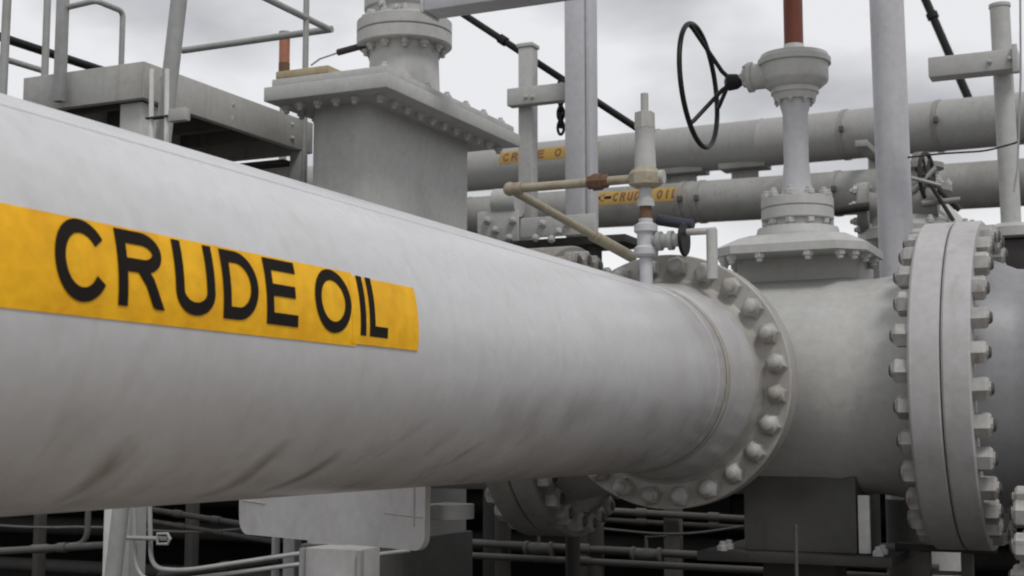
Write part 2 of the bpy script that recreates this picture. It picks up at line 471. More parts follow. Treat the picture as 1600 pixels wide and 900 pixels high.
def patch(bm, u0, u1, v0, v1, nu, nv, fn, lift, thick):
    g = [[bm.verts.new(fn(u0 + (u1 - u0) * i / nu, v0 + (v1 - v0) * j / nv, lift + thick)) for j in range(nv + 1)] for i in range(nu + 1)]
    g2 = [[bm.verts.new(fn(u0 + (u1 - u0) * i / nu, v0 + (v1 - v0) * j / nv, lift)) for j in range(nv + 1)] for i in range(nu + 1)]
    for i in range(nu):
        for j in range(nv):
            bm.faces.new((g[i][j], g[i + 1][j], g[i + 1][j + 1], g[i][j + 1])); bm.faces.new((g2[i][j], g2[i][j + 1], g2[i + 1][j + 1], g2[i + 1][j]))
    for i in range(nu):
        bm.faces.new((g[i][0], g2[i][0], g2[i + 1][0], g[i + 1][0])); bm.faces.new((g[i][nv], g[i + 1][nv], g2[i + 1][nv], g2[i][nv]))
    for j in range(nv):
        bm.faces.new((g[0][j], g[0][j + 1], g2[0][j + 1], g2[0][j])); bm.faces.new((g[nu][j], g2[nu][j], g2[nu][j + 1], g[nu][j + 1]))


# ================================================================ SETTING
bm = B()
vs = [bm.verts.new(p) for p in ((-900, -60, 0), (900, -60, 0), (900, 1500, 0), (-900, 1500, 0))]
bm.faces.new(vs)
g = finish(bm, 'ground', 'ground', smooth=False); g['kind'] = 'structure'

# unseen pale apron added under the near pipe: its bounce warms the pipe's belly
g = part_box('added_bounce_apron', (-3.4, -9, .004), (9, 5.0, .05), 'bounce_apron', None, bev=0); g['kind'] = 'structure'

# unseen deck added behind the valves to block the sky and darken the ground
g = part_box('added_shade_deck', (-70, 10.6, 1.22), (14, 90, 1.45), 'added_deck_concrete', None, bev=0); g['kind'] = 'structure'

# ================================================================ MAIN PIPE with the CRUDE OIL marker
AX, AZ, R = -2.276, EYE.z + .274, .45
main = thing('crude_oil_pipe', 'large pale grey pipe in the foreground with grimy belly and big yellow CRUDE OIL marker', 'pipe', (AX, 0, AZ))
bm = B()
prof = [(-3.0, R), (-1, R)] + [(k * .5, R) for k in range(0, 13)] + [(6.20, R)]
for k in range(9):      # weld bead
    t = k / 8; prof.append((6.205 + .05 * t, R + .004 * math.sin(PI * t)))
prof += [(6.26, R), (6.34, R), (6.37, R - .004), (6.39, R - .003), (6.41, R + .006), (6.47, R + .018), (6.60, R + .034), (6.70, R + .045), (6.73, R + .049)]
lathe(bm, (AX, 0, AZ), (0, 1, 0), prof, 128)
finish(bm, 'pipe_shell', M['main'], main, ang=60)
bm = B(); lathe(bm, (AX, 0, AZ), (0, 1, 0), [(6.345, R + .0015), (6.352, R + .007), (6.37, R + .0085), (6.388, R + .007), (6.395, R + .0015)], 128, cap=False)
finish(bm, 'weld_seam', 'weld', main)
bm = B(); tube(bm, [Vector((AX + (R - .002) * math.cos(math.radians(54)), -2.5 + k * .29, AZ + (R - .002) * math.sin(math.radians(54)))) for k in range(31)], .0045, 8); finish(bm, 'long_weld_seam', 'main', main)
# blanked near end of the built length is far behind the camera
bm = B()
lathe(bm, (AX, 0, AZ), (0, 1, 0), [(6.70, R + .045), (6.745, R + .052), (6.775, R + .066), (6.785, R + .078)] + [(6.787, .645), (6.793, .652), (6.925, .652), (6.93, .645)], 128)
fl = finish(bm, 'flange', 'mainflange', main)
ring_of(NUT_MAIN, 'nut', fl, (AX, 6.786, AZ), (0, -1, 0), .588, 24, ph=PI / 24)


def fmain(u, v, hgt):       # u along the pipe, v round it (0 faces +X)
    a = v / R
    return Vector((AX + (R + hgt) * math.cos(a), u, AZ + (R + hgt) * math.sin(a)))


bm = B(); patch(bm, 1.40, 3.008, -.0525, .137, 60, 14, fmain, .0012, .0008)
tape = finish(bm, 'label_tape', 'tape', main)
bm = B(); patch(bm, 2.985, 3.330, -.046, .129, 16, 14, fmain, .0024, .0008)
tape2 = finish(bm, 'label_tape', 'tape', main)
for ch, u0, w, v0, h in (('C', 1.942, .146, -.0255, .160), ('R', 2.114, .138, -.023, .154), ('U', 2.289, .132, -.025, .156), ('D', 2.451, .130, -.023, .154), ('E', 2.613, .126, -.023, .154)):
    letter(ch, u0, v0, w, h, .0275, fmain, 'letter', tape)
for ch, u0, w, v0, h in (('O', 2.816, .164, -.0255, .159), ('I', 3.021, .030, -.023, .154), ('L', 3.068, .092, -.023, .154)):
    letter(ch, u0, v0, w, h, .0275, fmain, 'letter', tape2)

# ================================================================ GATE VALVE (right) that the main pipe bolts on to
RX, RY, RZ, RR = -1.8, 7.75, EYE.z + .265, .60
gv = thing('gate_valve', 'big grey gate valve with black handwheel, tall bonnet column and dark orange stem tube', 'valve', (RX, RY, 0))
bm = B()
lathe(bm, (0, RY, RZ), (1, 0, 0), [(-3.14, .655), (-3.02, .63), (-2.86, RR), (-1.62, RR), (-1.52, RR + .006), (-1.44, RR - .012), (-1.36, RR - .012), (-1.20, RR + .01), (-1.08, RR + .055)], 96)
finish(bm, 'valve_body', 'valve', gv)
bm = B()
lathe(bm, (AX, 0, AZ), (0, 1, 0), [(6.93, .60), (7.0, .54), (7.06, .5), (7.5, .5)], 64)
finish(bm, 'branch_neck', 'valve', gv)
# end flanges, one each side of the body, with their share of the studs
FR = .87
FX0, FXM, FX1 = -1.085, -.930, -.790


def flange_x(name, x0, x1, cx_y, z, r, parent, mat='flange', seg=128, bore=.62):
    bm = B()
    lathe(bm, (0, cx_y, z), (1, 0, 0), [(x0, r - .012), (x0 + .012, r), (x1 - .008, r), (x1, r - .008)], seg)
    return finish(bm, name, mat, parent)


fr = flange_x('flange', FX0, FXM - .003, RY, RZ, FR, gv)
ring_of(NUT_BIG, 'nut', fr, (FX0, RY, RZ), (-1, 0, 0), FR - .085, 28, ph=.06)
LX0, LXM, LX1 = -3.44, -3.29, -3.135
fl2 = flange_x('flange', LXM + .003, LX1, RY, RZ, FR, gv, 'flangedark')
ring_of(NUT_BIG, 'nut', fl2, (LX1, RY, RZ), (1, 0, 0), FR - .085, 28, ph=.02)

# bonnet: rectangular neck, eight-sided plate, low cone, round flange
zt = RZ + RR
bm = B(); box(bm, (RX - .345, RY - .07, zt - .18), (RX + .345, RY + .42, EYE.z + .99), .03, 3, vert_only=True); finish(bm, 'bonnet_neck', 'valve', gv)
bm = B()
oct_ = []
hx, hy, cc = .43, .38, .14
for (sx, sy) in ((-hx + cc, -hy), (hx - cc, -hy), (hx, -hy + cc), (hx, hy - cc), (hx - cc, hy), (-hx + cc, hy), (-hx, hy - cc), (-hx, -hy + cc)): oct_.append((sx, sy))
z0, z1 = EYE.z + .99, EYE.z + 1.035
A = [bm.verts.new((RX + x, RY + y, z0)) for x, y in oct_]; Bt = [bm.verts.new((RX + x, RY + y, z1)) for x, y in oct_]
C_ = [bm.verts.new((RX + x * .70, RY + y * .70, z1 + .065)) for x, y in oct_]
bm.faces.new(A[::-1]); bm.faces.new(C_)
for i in range(8):
    j = (i + 1) % 8
    bm.faces.new((A[i], A[j], Bt[j], Bt[i])); bm.faces.new((Bt[i], Bt[j], C_[j], C_[i]))
bpl = finish(bm, 'bonnet_plate', 'valve', gv, smooth=False)
for i in range(8):
    p, q = Vector(oct_[i]), Vector(oct_[(i + 1) % 8])
    for t in (.25, .75):
        w_ = (p.lerp(q, t)) * .92
        o = link('nut', NUT_SMALL, None, bpl, Vector((RX + w_.x, RY + w_.y, z0)) - org(bpl)); o.rotation_euler = (PI, 0, random.random())
z2 = z1 + .085
bm = B(); lathe(bm, (RX, RY, 0), (0, 0, 1), [(z2 - .04, .27), (z2 - .005, .265), (z2, .235), (z2 + .04, .225), (z2 + .045, .175), (z2 + .12, .175)], 40); finish(bm, 'bonnet_throat', 'valve', gv)
zf = z2 + .085
bm = B(); lathe(bm, (RX, RY, 0), (0, 0, 1), [(zf, .195), (zf + .006, .203), (zf + .062, .203), (zf + .068, .195)], 40); lf = finish(bm, 'column_flange', 'valve', gv)
ring_of(NUT_SMALL, 'nut', lf, (RX, RY, zf), (0, 0, -1), .172, 10)
bm = B(); lathe(bm, (RX, RY, 0), (0, 0, 1), [(zf + .069, .198), (zf + .075, .204), (zf + .125, .202), (zf + .13, .19)], 40); lf = finish(bm, 'column_flange', 'valve', gv)
ring_of(NUT_SMALL, 'nut', lf, (RX, RY, zf + .13), (0, 0, 1), .172, 10)
ztop = EYE.z + at(1240, 157, y=RY).z - EYE.z
bm = B(); lathe(bm, (RX, RY, 0), (0, 0, 1), [(zf + .13, .095), (zf + .2, .082), (ztop - .35, .070), (ztop - .08, .072), (ztop, .095)], 32); finish(bm, 'yoke_column', 'column', gv)
# gearbox
zg = ztop
bm = B(); lathe(bm, (RX, RY, 0), (0, 0, 1), [(zg - .005, .115), (zg + .03, .125), (zg + .036, .135), (zg + .062, .135), (zg + .07, .15)], 32); gf = finish(bm, 'gearbox_mount', 'valve', gv)
ring_of(NUT_TINY, 'nut', gf, (RX, RY, zg + .0), (0, 0, -1), .105, 8)
bm = B(); lathe(bm, (RX, RY, 0), (0, 0, 1), [(zg + .07, .15), (zg + .10, .186), (zg + .115, .192), (zg + .20, .192), (zg + .205, .207), (zg + .235, .207), (zg + .24, .20), (zg + .262, .19), (zg + .27, .1)], 48)
gb = finish(bm, 'gearbox', 'valve', gv)
bm = B(); lathe(bm, (RX - .10, RY - .03, zg + .155), (-1, 0, 0), [(0, .075), (.13, .075), (.135, .088), (.16, .088), (.165, .06), (.19, .055), (.195, .03), (.21, .03)], 28)
finish(bm, 'input_shaft_housing', 'valve', gv)
for dy, dz in ((-.055, .05), (.055, .05), (-.055, -.05), (.055, -.05)):
    o = link('nut', NUT_TINY, None, gb, Vector((RX - .255, RY - .03 + dy, zg + .155 + dz)) - org(gb)); o.rotation_euler = (0, -PI / 2, 0)
part_rod('stem_tube_collar', (RX, RY, zg + .26), (RX, RY, zg + .325), .058, 'white', gv)
part_rod('stem_tube', (RX, RY, zg + .325), (RX, RY, zg + 1.05), .055, 'orange', gv)
part_rod('stem_tube_cap', (RX, RY, zg + 1.05), (RX, RY, zg + 1.07), .060, 'orange', gv)
# handwheel, turning about an axis along X, dished towards the gearbox
WX, WY, WZ = -2.36, RY - .03, EYE.z + 2.045
WR = .365
hw = thing('handwheel', 'black three-spoked handwheel on the side of the gearbox', 'wheel', (WX, WY, WZ))
bpy.data.objects.remove(hw)
tilt = Matrix.Rotation(math.radians(-3), 3, 'Y')


def wp(x, a, r): return Vector((WX + x, WY, WZ)) + tilt @ Vector((0, math.cos(a) * r, math.sin(a) * r))


bm = B(); tube(bm, [wp(0, 2 * PI * k / 56, WR) for k in range(56)], .0155, 12, closed=True)
rim = finish(bm, 'handwheel', 'black', gv, label='black three-spoked handwheel')
bm = B(); lathe(bm, (WX + .16, WY, WZ), (1, 0, 0), [(0, .025), (.02, .05), (.07, .045), (.11, .022), (.16, .02)], 20); finish(bm, 'hub', 'black', rim)
for a in (PI / 2 + .35, PI / 2 + .35 + 2 * PI / 3, PI / 2 + .35 + 4 * PI / 3):
    finish(tube(B(), [wp(.19, a, .02), wp(.15, a, .07), wp(.02, a, WR - .03), wp(0, a, WR)], .013, 10), 'spoke', 'black', rim)

# foot of the valve
ft = thing('valve_pedestal', 'dark grey box pedestal carrying the right gate valve, standing on a base plate', 'support', (RX, RY, 0))
pl, pr = at(1162, 800, y=RY - .35).x, at(1338, 800, y=RY - .35).x
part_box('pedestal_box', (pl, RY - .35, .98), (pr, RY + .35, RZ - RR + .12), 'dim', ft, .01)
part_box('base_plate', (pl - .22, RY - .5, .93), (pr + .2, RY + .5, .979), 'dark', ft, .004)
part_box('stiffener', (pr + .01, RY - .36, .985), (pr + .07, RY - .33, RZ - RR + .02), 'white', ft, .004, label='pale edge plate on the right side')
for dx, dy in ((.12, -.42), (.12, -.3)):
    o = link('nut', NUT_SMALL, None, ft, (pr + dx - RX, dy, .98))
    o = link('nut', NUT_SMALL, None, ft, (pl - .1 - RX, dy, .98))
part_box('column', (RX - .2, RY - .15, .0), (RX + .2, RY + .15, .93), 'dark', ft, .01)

# ================================================================ OUTLET PIPE right of the valve
op = thing('outlet_pipe', 'dark bluish grey pipe leaving the bolted flange pair at the right edge', 'pipe', (FX1, RY, RZ))
bm = B(); lathe(bm, (0, RY, RZ), (1, 0, 0), [(FX1 - .02, .665), (FX1 + .05, .655), (FX1 + .16, .605), (FX1 + .22, .60), (3.5, .60)], 96); finish(bm, 'pipe_shell', 'outlet', op)
f3 = flange_x('flange', FXM + .003, FX1, RY, RZ, FR, op)
ring_of(NUT_BIG, 'nut', f3, (FX1, RY, RZ), (1, 0, 0), FR - .085, 28, ph=.06)
bm = B(); lathe(bm, (0, RY, RZ), (1, 0, 0), [(FXM - .004, .80), (FXM + .004, .80)], 96); finish(bm, 'gasket', 'black', op)

# ================================================================ SLAB GATE VALVE (left, behind the main pipe)
SX, SY = -4.48, 7.82
PT = EYE.z + 2.075
sv = thing('slab_gate_valve', 'tall grey slab gate valve with rectangular top plate rising behind the main pipe', 'valve', (SX, SY, 0))
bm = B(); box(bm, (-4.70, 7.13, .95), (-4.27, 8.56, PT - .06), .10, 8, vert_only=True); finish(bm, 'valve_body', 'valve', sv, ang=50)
part_box('lower_body', (-4.70, 7.12, .01), (-4.26, 8.57, .949), 'dim', sv, .01, label='boxed lower body in grey darkened to imitate shade')  # lower end of the valve body, its shade painted in as darker grey
bm = B(); lathe(bm, (0, RY, RZ), (1, 0, 0), [(-4.35, RR), (-3.6, RR), (-3.43, .655)], 96); finish(bm, 'end_neck', 'valve', sv)
f4 = flange_x('flange', LX0, LXM - .003, RY, RZ, FR, sv, 'flangedark')
ring_of(NUT_BIG, 'nut', f4, (LX0, RY, RZ), (-1, 0, 0), FR - .085, 28, ph=.02)
tp = part_box('top_plate', (-4.85, 6.87, PT - .06), (-3.985, 8.75, PT + .03), 'valve', sv, .008)
part_box('cover_plate', (-4.82, 6.91, PT + .032), (-4.02, 8.72, PT + .085), 'valve', sv, .008)
part_box('stained_strip', (-4.80, 6.92, PT + .087), (-4.42, 7.3, PT + .135), 'yellowrust', sv, .008, label='yellow-brown stained strip on the front edge of the plate')
for k in range(11):
    y_ = 7.02 + k * .165
    o = link('nut', NUT_SMALL, None, tp, Vector((-4.12, y_, PT - .06)) - org(tp)); o.rotation_euler = (PI, 0, k * .7)
    o = link('nut', NUT_SMALL, None, tp, Vector((-4.78, y_, PT - .06)) - org(tp)); o.rotation_euler = (PI, 0, k * .9)
for k in range(4):
    o = link('nut', NUT_SMALL, None, tp, Vector((-4.66 + k * .13, 6.98, PT - .06)) - org(tp)); o.rotation_euler = (PI, 0, k * .7)
for k in range(7):
    o = link('nut', NUT_SMALL, None, tp, Vector((-4.08, 7.0 + k * .27, PT + .085)) - org(tp)); o.rotation_euler = (0, 0, k * .7)
SC = at(632, 60, y=7.75); sx, sy = SC.x, 7.75
k_ = 1 / F * (FW.dot(Vector((sx, sy, SC.z)) - EYE))      # metres per photograph pixel at the bonnet
zb = lambda py: at(632, py, y=sy).z
bm = B(); lathe(bm, (sx, sy, 0), (0, 0, 1), [(PT + .03, .30), (PT + .12, .235), (zb(88), .225), (zb(76), .235), (zb(70), .29)], 48); finish(bm, 'bonnet_neck', 'valve', sv)
bm = B(); lathe(bm, (sx, sy, 0), (0, 0, 1), [(zb(76), .30), (zb(74), .312), (zb(57), .312), (zb(56), .305)], 48); f5 = finish(bm, 'bonnet_flange', 'valve', sv)
ring_of(NUT_SMALL, 'nut', f5, (sx, sy, zb(76)), (0, 0, -1), .25, 12)
bm = B(); lathe(bm, (sx, sy, 0), (0, 0, 1), [(zb(55), .305), (zb(53.5), .312), (zb(38), .312), (zb(36), .30), (zb(32), .26)], 48); f5 = finish(bm, 'bonnet_flange', 'valve', sv)
ring_of(NUT_SMALL, 'nut', f5, (sx, sy, zb(37)), (0, 0, 1), .262, 12)
bm = B(); lathe(bm, (sx, sy, 0), (0, 0, 1), [(zb(40), .245), (zb(22), .25), (zb(18), .265), (zb(-2), .265), (zb(-6), .2), (zb(-60), .16), (zb(-62), .2), (zb(-90), .2)], 48); finish(bm, 'yoke_housing', 'valve', sv)
for px_, py_ in ((585, 22), (600, 8), (622, 14)):
    o = link('bolt_head', NUT_SMALL, None, f5, at(px_, py_, y=sy - .24) - org(f5)); o.rotation_euler = (PI / 2, 0, 0)
# grease fitting on its left
finish(tube(B(), [at(486, 102, y=7.6), at(500, 92, y=7.6), at(535, 80, y=7.6)], .006, 8), 'grease_line', 'steel', sv)
finish(rod(B(), at(528, 82, y=7.6), at(572, 70, y=7.6), .022, 10), 'grease_fitting', 'dark', sv)

# ================================================================ RECTANGULAR ARM over the left valve
p = at(668, 20, y=7.3)
ba = thing('cross_beam', 'pale square steel beam crossing in front of the left valve bonnet at the top edge', 'beam', (p.x, 7.3, p.z))
part_box('beam', (p.x, 7.25, p.z), (p.x + 4.2, 7.45, p.z + .16), 'column', ba, .006)
part_box('end_plate', (p.x - .02, 7.24, p.z - .01), (p.x - .001, 7.46, p.z + .17), 'column', ba, .004)

# ================================================================ ACCESS PLATFORM (left)
PZ = EYE.z + 2.076
pf = thing('access_platform', 'grey steel access platform with dark underside on a post behind the main pipe', 'platform', (-5.45, 6.8, 0))
X0, X1, Y0, Y1 = -5.93, -5.043, 6.0, 7.72
part_box('edge_beam', (X0, Y0, PZ - .21), (X1, Y0 + .05, PZ), 'platform', pf, .006)
part_box('edge_beam', (X1 - .05, Y0 + .053, PZ - .21), (X1, Y1, PZ), 'platform', pf, .006)
part_box('edge_beam', (X0, Y0 + .053, PZ - .21), (X0 + .05, Y1, PZ), 'platform', pf, .006)
part_box('edge_beam', (X0 + .053, Y1 - .05, PZ - .21), (X1 - .053, Y1, PZ), 'platform', pf, .006)
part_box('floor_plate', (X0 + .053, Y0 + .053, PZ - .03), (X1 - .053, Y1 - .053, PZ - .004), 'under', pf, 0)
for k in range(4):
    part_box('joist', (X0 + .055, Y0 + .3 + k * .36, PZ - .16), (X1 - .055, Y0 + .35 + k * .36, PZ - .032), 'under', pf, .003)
part_box('corner_post', (X1 - .21, Y0 + .055, 0), (X1 - .055, Y0 + .2, PZ - .212), 'valve', pf, .008)
part_box('side_post', (X1 - .09, Y1 - .14, 0), (X1 - .002, Y1 - .055, PZ - .212), 'steel', pf, .006)
part_box('hanging_panel', (X1 - .52, Y1 - .10, PZ - .72), (X1 - .095, Y1 - .06, PZ - .30), 'platform', pf, .006)
part_box('panel_shelf', (X1 - .6, Y1 - .2, PZ - .298), (X1 - .095, Y1 - .05, PZ - .27), 'dark', pf, .004)
for k in range(5):
    xx = X1 - .62 - k * .07
    part_rod('hanger_rod', (xx, Y1 - .08, PZ - .62), (xx, Y1 - .08, PZ - .215), .009, 'dark', pf, 8)
for k in range(6):
    o = link('bolt_head', NUT_TINY, None, pf, Vector((X1 + .001, Y0 + .16 + (k // 2) * .66, PZ - .06 - (k % 2) * .09)) - org(pf)); o.rotation_euler = (0, PI / 2, k)
finish(tube(B(), [Vector((X1 - .002, Y0 + .002, PZ - .208 + .2 * k / 10)) for k in range(11)], .006, 6), 'corner_weld', 'weld', pf)
# guard rail above its front left corner
ra = .0165
c0, c1, c2 = at(103, 12, y=5.96), at(150, 1, y=5.96), at(192, 18, x=at(150, 1, y=5.96).x)
q = at(186, 102, y=c2.y)
gr = thing('guard_rail', 'short grey tube guard rail with bent top standing on the platform corner', 'railing', (c0.x, 5.96, PZ - .1))
finish(tube(B(), bend([c0, c1, c2, Vector((c2.x, c2.y, PZ - .003))], .04), ra, 12), 'rail', 'steel', gr)
part_box('post', (c0.x - .04, 5.92, PZ - .19), (c0.x + .02, 5.97, PZ + .75), 'steel', gr, .006)
p72 = at(72, 60, y=6.3)
part_rod('post', (p72.x, 6.3, PZ - .1), (p72.x, 6.3, PZ + .85), .022, 'steel', gr)

# rails beyond the platform, running away to the right
for name, label, a, b, r_, mat in (
        ('black_pipe', 'thin black pipe sloping behind the platform posts at the far left', (-60, 38), (160, 110), .032, 'black'),
        ('rail_pipe', 'thin grey rail below the black pipe at the far left', (-60, 72), (72, 112), .022, 'steel')):
    A_, B_ = at(*a, x=-7.2), at(*b, x=-7.2)
    t = thing(name, label, 'pipe', A_)
    finish(rod(B(), A_, B_, r_, 14), 'pipe_run', mat, t)
    finish(rod(B(), A_ - (B_ - A_).normalized() * .03, A_ + (B_ - A_).normalized() * .03, r_ * 1.5, 14), 'coupling', mat, t)
p5 = at(8, 10, y=5.6)
t = thing('rail_post', 'dark grey tube post cut by the left edge of the picture', 'post', (p5.x, 5.6, 0))
part_rod('tube', (p5.x - .03, 5.6, 0), (p5.x + .015, 5.6, EYE.z + 2.6), .024, 'steel', t)
part_box('base_plate', (p5.x - .12, 5.52, .001), (p5.x + .06, 5.68, .015), 'steel', t, .002)

# thick post in front of the platform with two conduits strapped to it
pa, pb = at(283, -30, y=5.3), at(255, 215, y=5.3)
dirp = (pb - pa).normalized()
foot = pb + dirp * ((pb.z) / -dirp.z)
tp_ = thing('leaning_post', 'thick slightly leaning grey post in front of the platform with conduit clips', 'post', foot)
part_rod('post', foot, pa + (pa - pb), .040, 'steel', tp_, 24)
for dx in (-13, 11):
    finish(rod(B(), at(250 + dx, 108, y=5.22), at(250 + dx - 3, 400, y=5.22), .012, 10), 'conduit', 'white', tp_)
finish(box(B(), at(226, 186, y=5.2), at(300, 178, y=5.24), .003), 'clip', 'dark', tp_)
finish(box(B(), at(262, 190, y=5.15), at(298, 170, y=5.19), .004), 'clip_channel', 'platform', tp_)

# upper hand rail right of the thick post
cr_ = at(515, 46, y=7.9)
n1 = at(285, 86, y=7.9); n2 = Vector((cr_.x, 4.9, cr_.z))
hr = thing('hand_rail', 'grey tube hand rail meeting in a sharp corner left of the valve bonnet', 'railing', Vector((cr_.x, cr_.y, PZ)))
part_rod('rail', Vector((n1.x, 7.9, cr_.z - .0)), Vector((cr_.x + .02, 7.9, cr_.z)), .024, 'steel', hr)
part_rod('rail', cr_, n2, .022, 'steel', hr)
hp = at(478, 50, x=cr_.x)
part_rod('post', (hp.x, hp.y, PZ - 1.4), (hp.x, hp.y, PZ + 1.6), .020, 'steel', hr)
po = at(445, 50, y=8.9)
oc = thing('marker_post', 'short orange-topped marker post with grey cap behind the hand rail', 'post', (po.x, 8.9, 0))
zo = at(445, 118, y=8.9).z
part_rod('post', (po.x, 8.9, 0), (po.x, 8.9, zo - .12), .03, 'steel', oc)
part_rod('sleeve', (po.x, 8.9, zo - .12), (po.x, 8.9, po.z - .045), .042, 'orange2', oc)
part_rod('cap', (po.x, 8.9, po.z - .045), (po.x, 8.9, po.z + .0), .046, 'steel', oc)
part_rod('collar', (po.x, 8.9, zo), (po.x, 8.9, zo + .10), .044, 'rust', oc)

# ================================================================ PIPES BEHIND
def far_pipe(name, label, a, b, r_, mat, joints, group=None):
    A_, B_ = a, b
    t = thing(name, label, 'pipe', A_)
    d = B_ - A_; L = d.length; dn_ = d.normalized()
    prof = [(0, r_)]
    for j in joints: prof += [(L * j - .03, r_), (L * j, r_ + .012), (L * j + .03, r_)]
    prof.append((L, r_))
    finish(lathe(B(), A_, dn_, prof, 64), 'pipe_shell', mat, t)
    return t, A_, dn_


def ext(px0, py0, d0, px1, py1, d1, e0, e1):
    def pt(px, py, dep):
        d = FW * F + RT * (px - 800) + UP * (450 - py)
        return EYE + d * (dep / F)
    a, b = pt(px0, py0, d0), pt(px1, py1, d1)
    return a + (a - b) * e0, b + (b - a) * e1


a1, b1 = ext(760, 264, 23.0, 1500, 194, 18.9, .55, .6)
bp1, A1, D1 = far_pipe('overhead_pipe', 'upper of the two long grey pipes crossing the sky, with small yellow marker', a1, b1, .35, 'bgpipe', [.2, .55, .8])
a2, b2 = ext(760, 336, 22.5, 1530, 289, 18.0, .55, .5)
bp2, A2, D2 = far_pipe('weathered_pipe', 'lower weathered brownish grey pipe beneath the upper one, with smeared yellow marker', a2, b2, .305, 'bgpipe2', [.25, .5, .72])


def far_label(parent, A_, D_, r_, px0, py0, px1, hgt, midang, mat_l, arrow=False, txt='CRUDE OIL'):
    # u along the pipe from its start, v round it from the side facing the camera
    n_ = Vector((0, 0, 1)).cross(D_).normalized()
    if n_.y > 0: n_ = -n_
    up_ = n_.cross(D_).normalized()
    if up_.z < 0: up_ = -up_

    def fn(u, v, h_):
        a = v / r_ + math.radians(midang)
        return A_ + D_ * u + (n_ * math.cos(a) + up_ * math.sin(a)) * (r_ + h_)

    def umeet(px, py):          # where the sight line meets the vertical plane of the pipe's near side
        d = FW * F + RT * (px - 800) + UP * (450 - py)
        nn = D_.cross(Vector((0, 0, 1)))
        t = (A_ + n_ * r_ - EYE).dot(nn) / d.dot(nn)
        return (EYE + d * t - A_).dot(D_)
    u0, u1 = umeet(px0, py0), umeet(px1, py0)
    bm = B(); patch(bm, u0, u1, -hgt / 2, hgt / 2, 8, 8, fn, .002, .001)
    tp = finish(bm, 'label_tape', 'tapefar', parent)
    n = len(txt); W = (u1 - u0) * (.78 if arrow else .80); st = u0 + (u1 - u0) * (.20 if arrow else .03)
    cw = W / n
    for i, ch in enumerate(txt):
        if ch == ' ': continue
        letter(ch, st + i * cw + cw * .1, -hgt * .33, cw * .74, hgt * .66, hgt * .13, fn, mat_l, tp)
    if arrow:
        bm = B(); h0 = hgt * .3
        aa = [bm.verts.new(fn(u0 + W * .02, 0, .006)), bm.verts.new(fn(u0 + W * .13, h0, .006)), bm.verts.new(fn(u0 + W * .13, -h0, .006))]
        bm.faces.new(aa)
        ribbon(bm, [(u0 + W * .13, 0), (u0 + W * .24, 0)], hgt * .2, False, fn, .005, .001)
        finish(bm, 'arrow', 'letter', tp, smooth=False)


far_label(bp1, A1, D1, .35, 780, 240, 934, .21, 14, 'letterfar')
far_label(bp2, A2, D2, .305, 930, 318, 1062, .23, 20, 'letterfar', arrow=True)
# pipe shoes that carry the upper pipe over the lower one
sadd = []
for i, px_ in enumerate((1048, 1150, 1010)):
    d = at(px_, 275, y=19.5)
    k = (d - A1).dot(D1); c = A1 + D1 * k
    lab = ('trapezoid steel pipe shoe under the upper pipe, middle of three', 'trapezoid steel pipe shoe under the upper pipe, rightmost of three', 'trapezoid steel pipe shoe under the upper pipe, leftmost of three')[i]
    t = thing('pipe_shoe', lab, 'pipe support', c + Vector((0, 0, -.6)), 'shoes between the two far pipes')
    z_ = c.z - .35
    part_box('saddle_plate', (c.x - .35, c.y - .2, z_ - .03), (c.x + .35, c.y + .2, z_ + .06), 'bgpipe2', t, .01)
    part_box('web', (c.x - .2, c.y - .03, z_ - .30), (c.x + .2, c.y + .03, z_ - .031), 'bgpipe2', t, .005)
    part_box('foot_plate', (c.x - .5, c.y - .24, z_ - .36), (c.x + .5, c.y + .24, z_ - .301), 'bgpipe2', t, .01)
for bp_, A__, D__, r_, pxs in ((bp1, A1, D1, .35, (1020, 1330, 1480)), (bp2, A2, D2, .305, (1094, 1122, 1345, 1462, 1492))):
    for px_ in pxs:
        d = at(px_, 270, y=19.8); k = (d - A__).dot(D__); c = A__ + D__ * k
        bm = B(); lathe(bm, c, D__, [(-.035, r_ + .001), (-.033, r_ + .014), (.033, r_ + .014), (.035, r_ + .001)], 48, cap=False)
        bd = finish(bm, 'clamp_band', 'bgpipe2', bp_)
        bm = B(); box(bm, c + Vector((-.03, -r_ - .07, -.03)), c + Vector((.03, -r_ - .015, .05)), .004); finish(bm, 'clamp_lug', 'dim', bp_)
for px_, lab in ((640, 'tall pipe rack trestle behind the left slab valve'), (1396, 'tall pipe rack trestle behind the right round column')):
    d = at(px_, 300, y=19.8)
    k = (d - A2).dot(D2); c = A2 + D2 * k
    k1 = (d - A1).dot(D1); c1_ = A1 + D1 * k1
    t = thing('rack_trestle', lab, 'pipe support', (c.x, c.y, 1.45), 'rack trestles')
    part_box('post', (c.x - .1, c.y + .42, 1.45), (c.x + .1, c.y + .6, c1_.z - .36), 'bgpipe', t, .01)
    part_box('cross_arm', (c.x - .08, c.y - .6, c.z - .42), (c.x + .08, c.y + .41, c.z - .31), 'bgpipe', t, .01)
    part_box('cross_arm', (c.x - .08, c.y - .6, c1_.z - .44), (c.x + .08, c.y + .41, c1_.z - .352), 'bgpipe', t, .01)

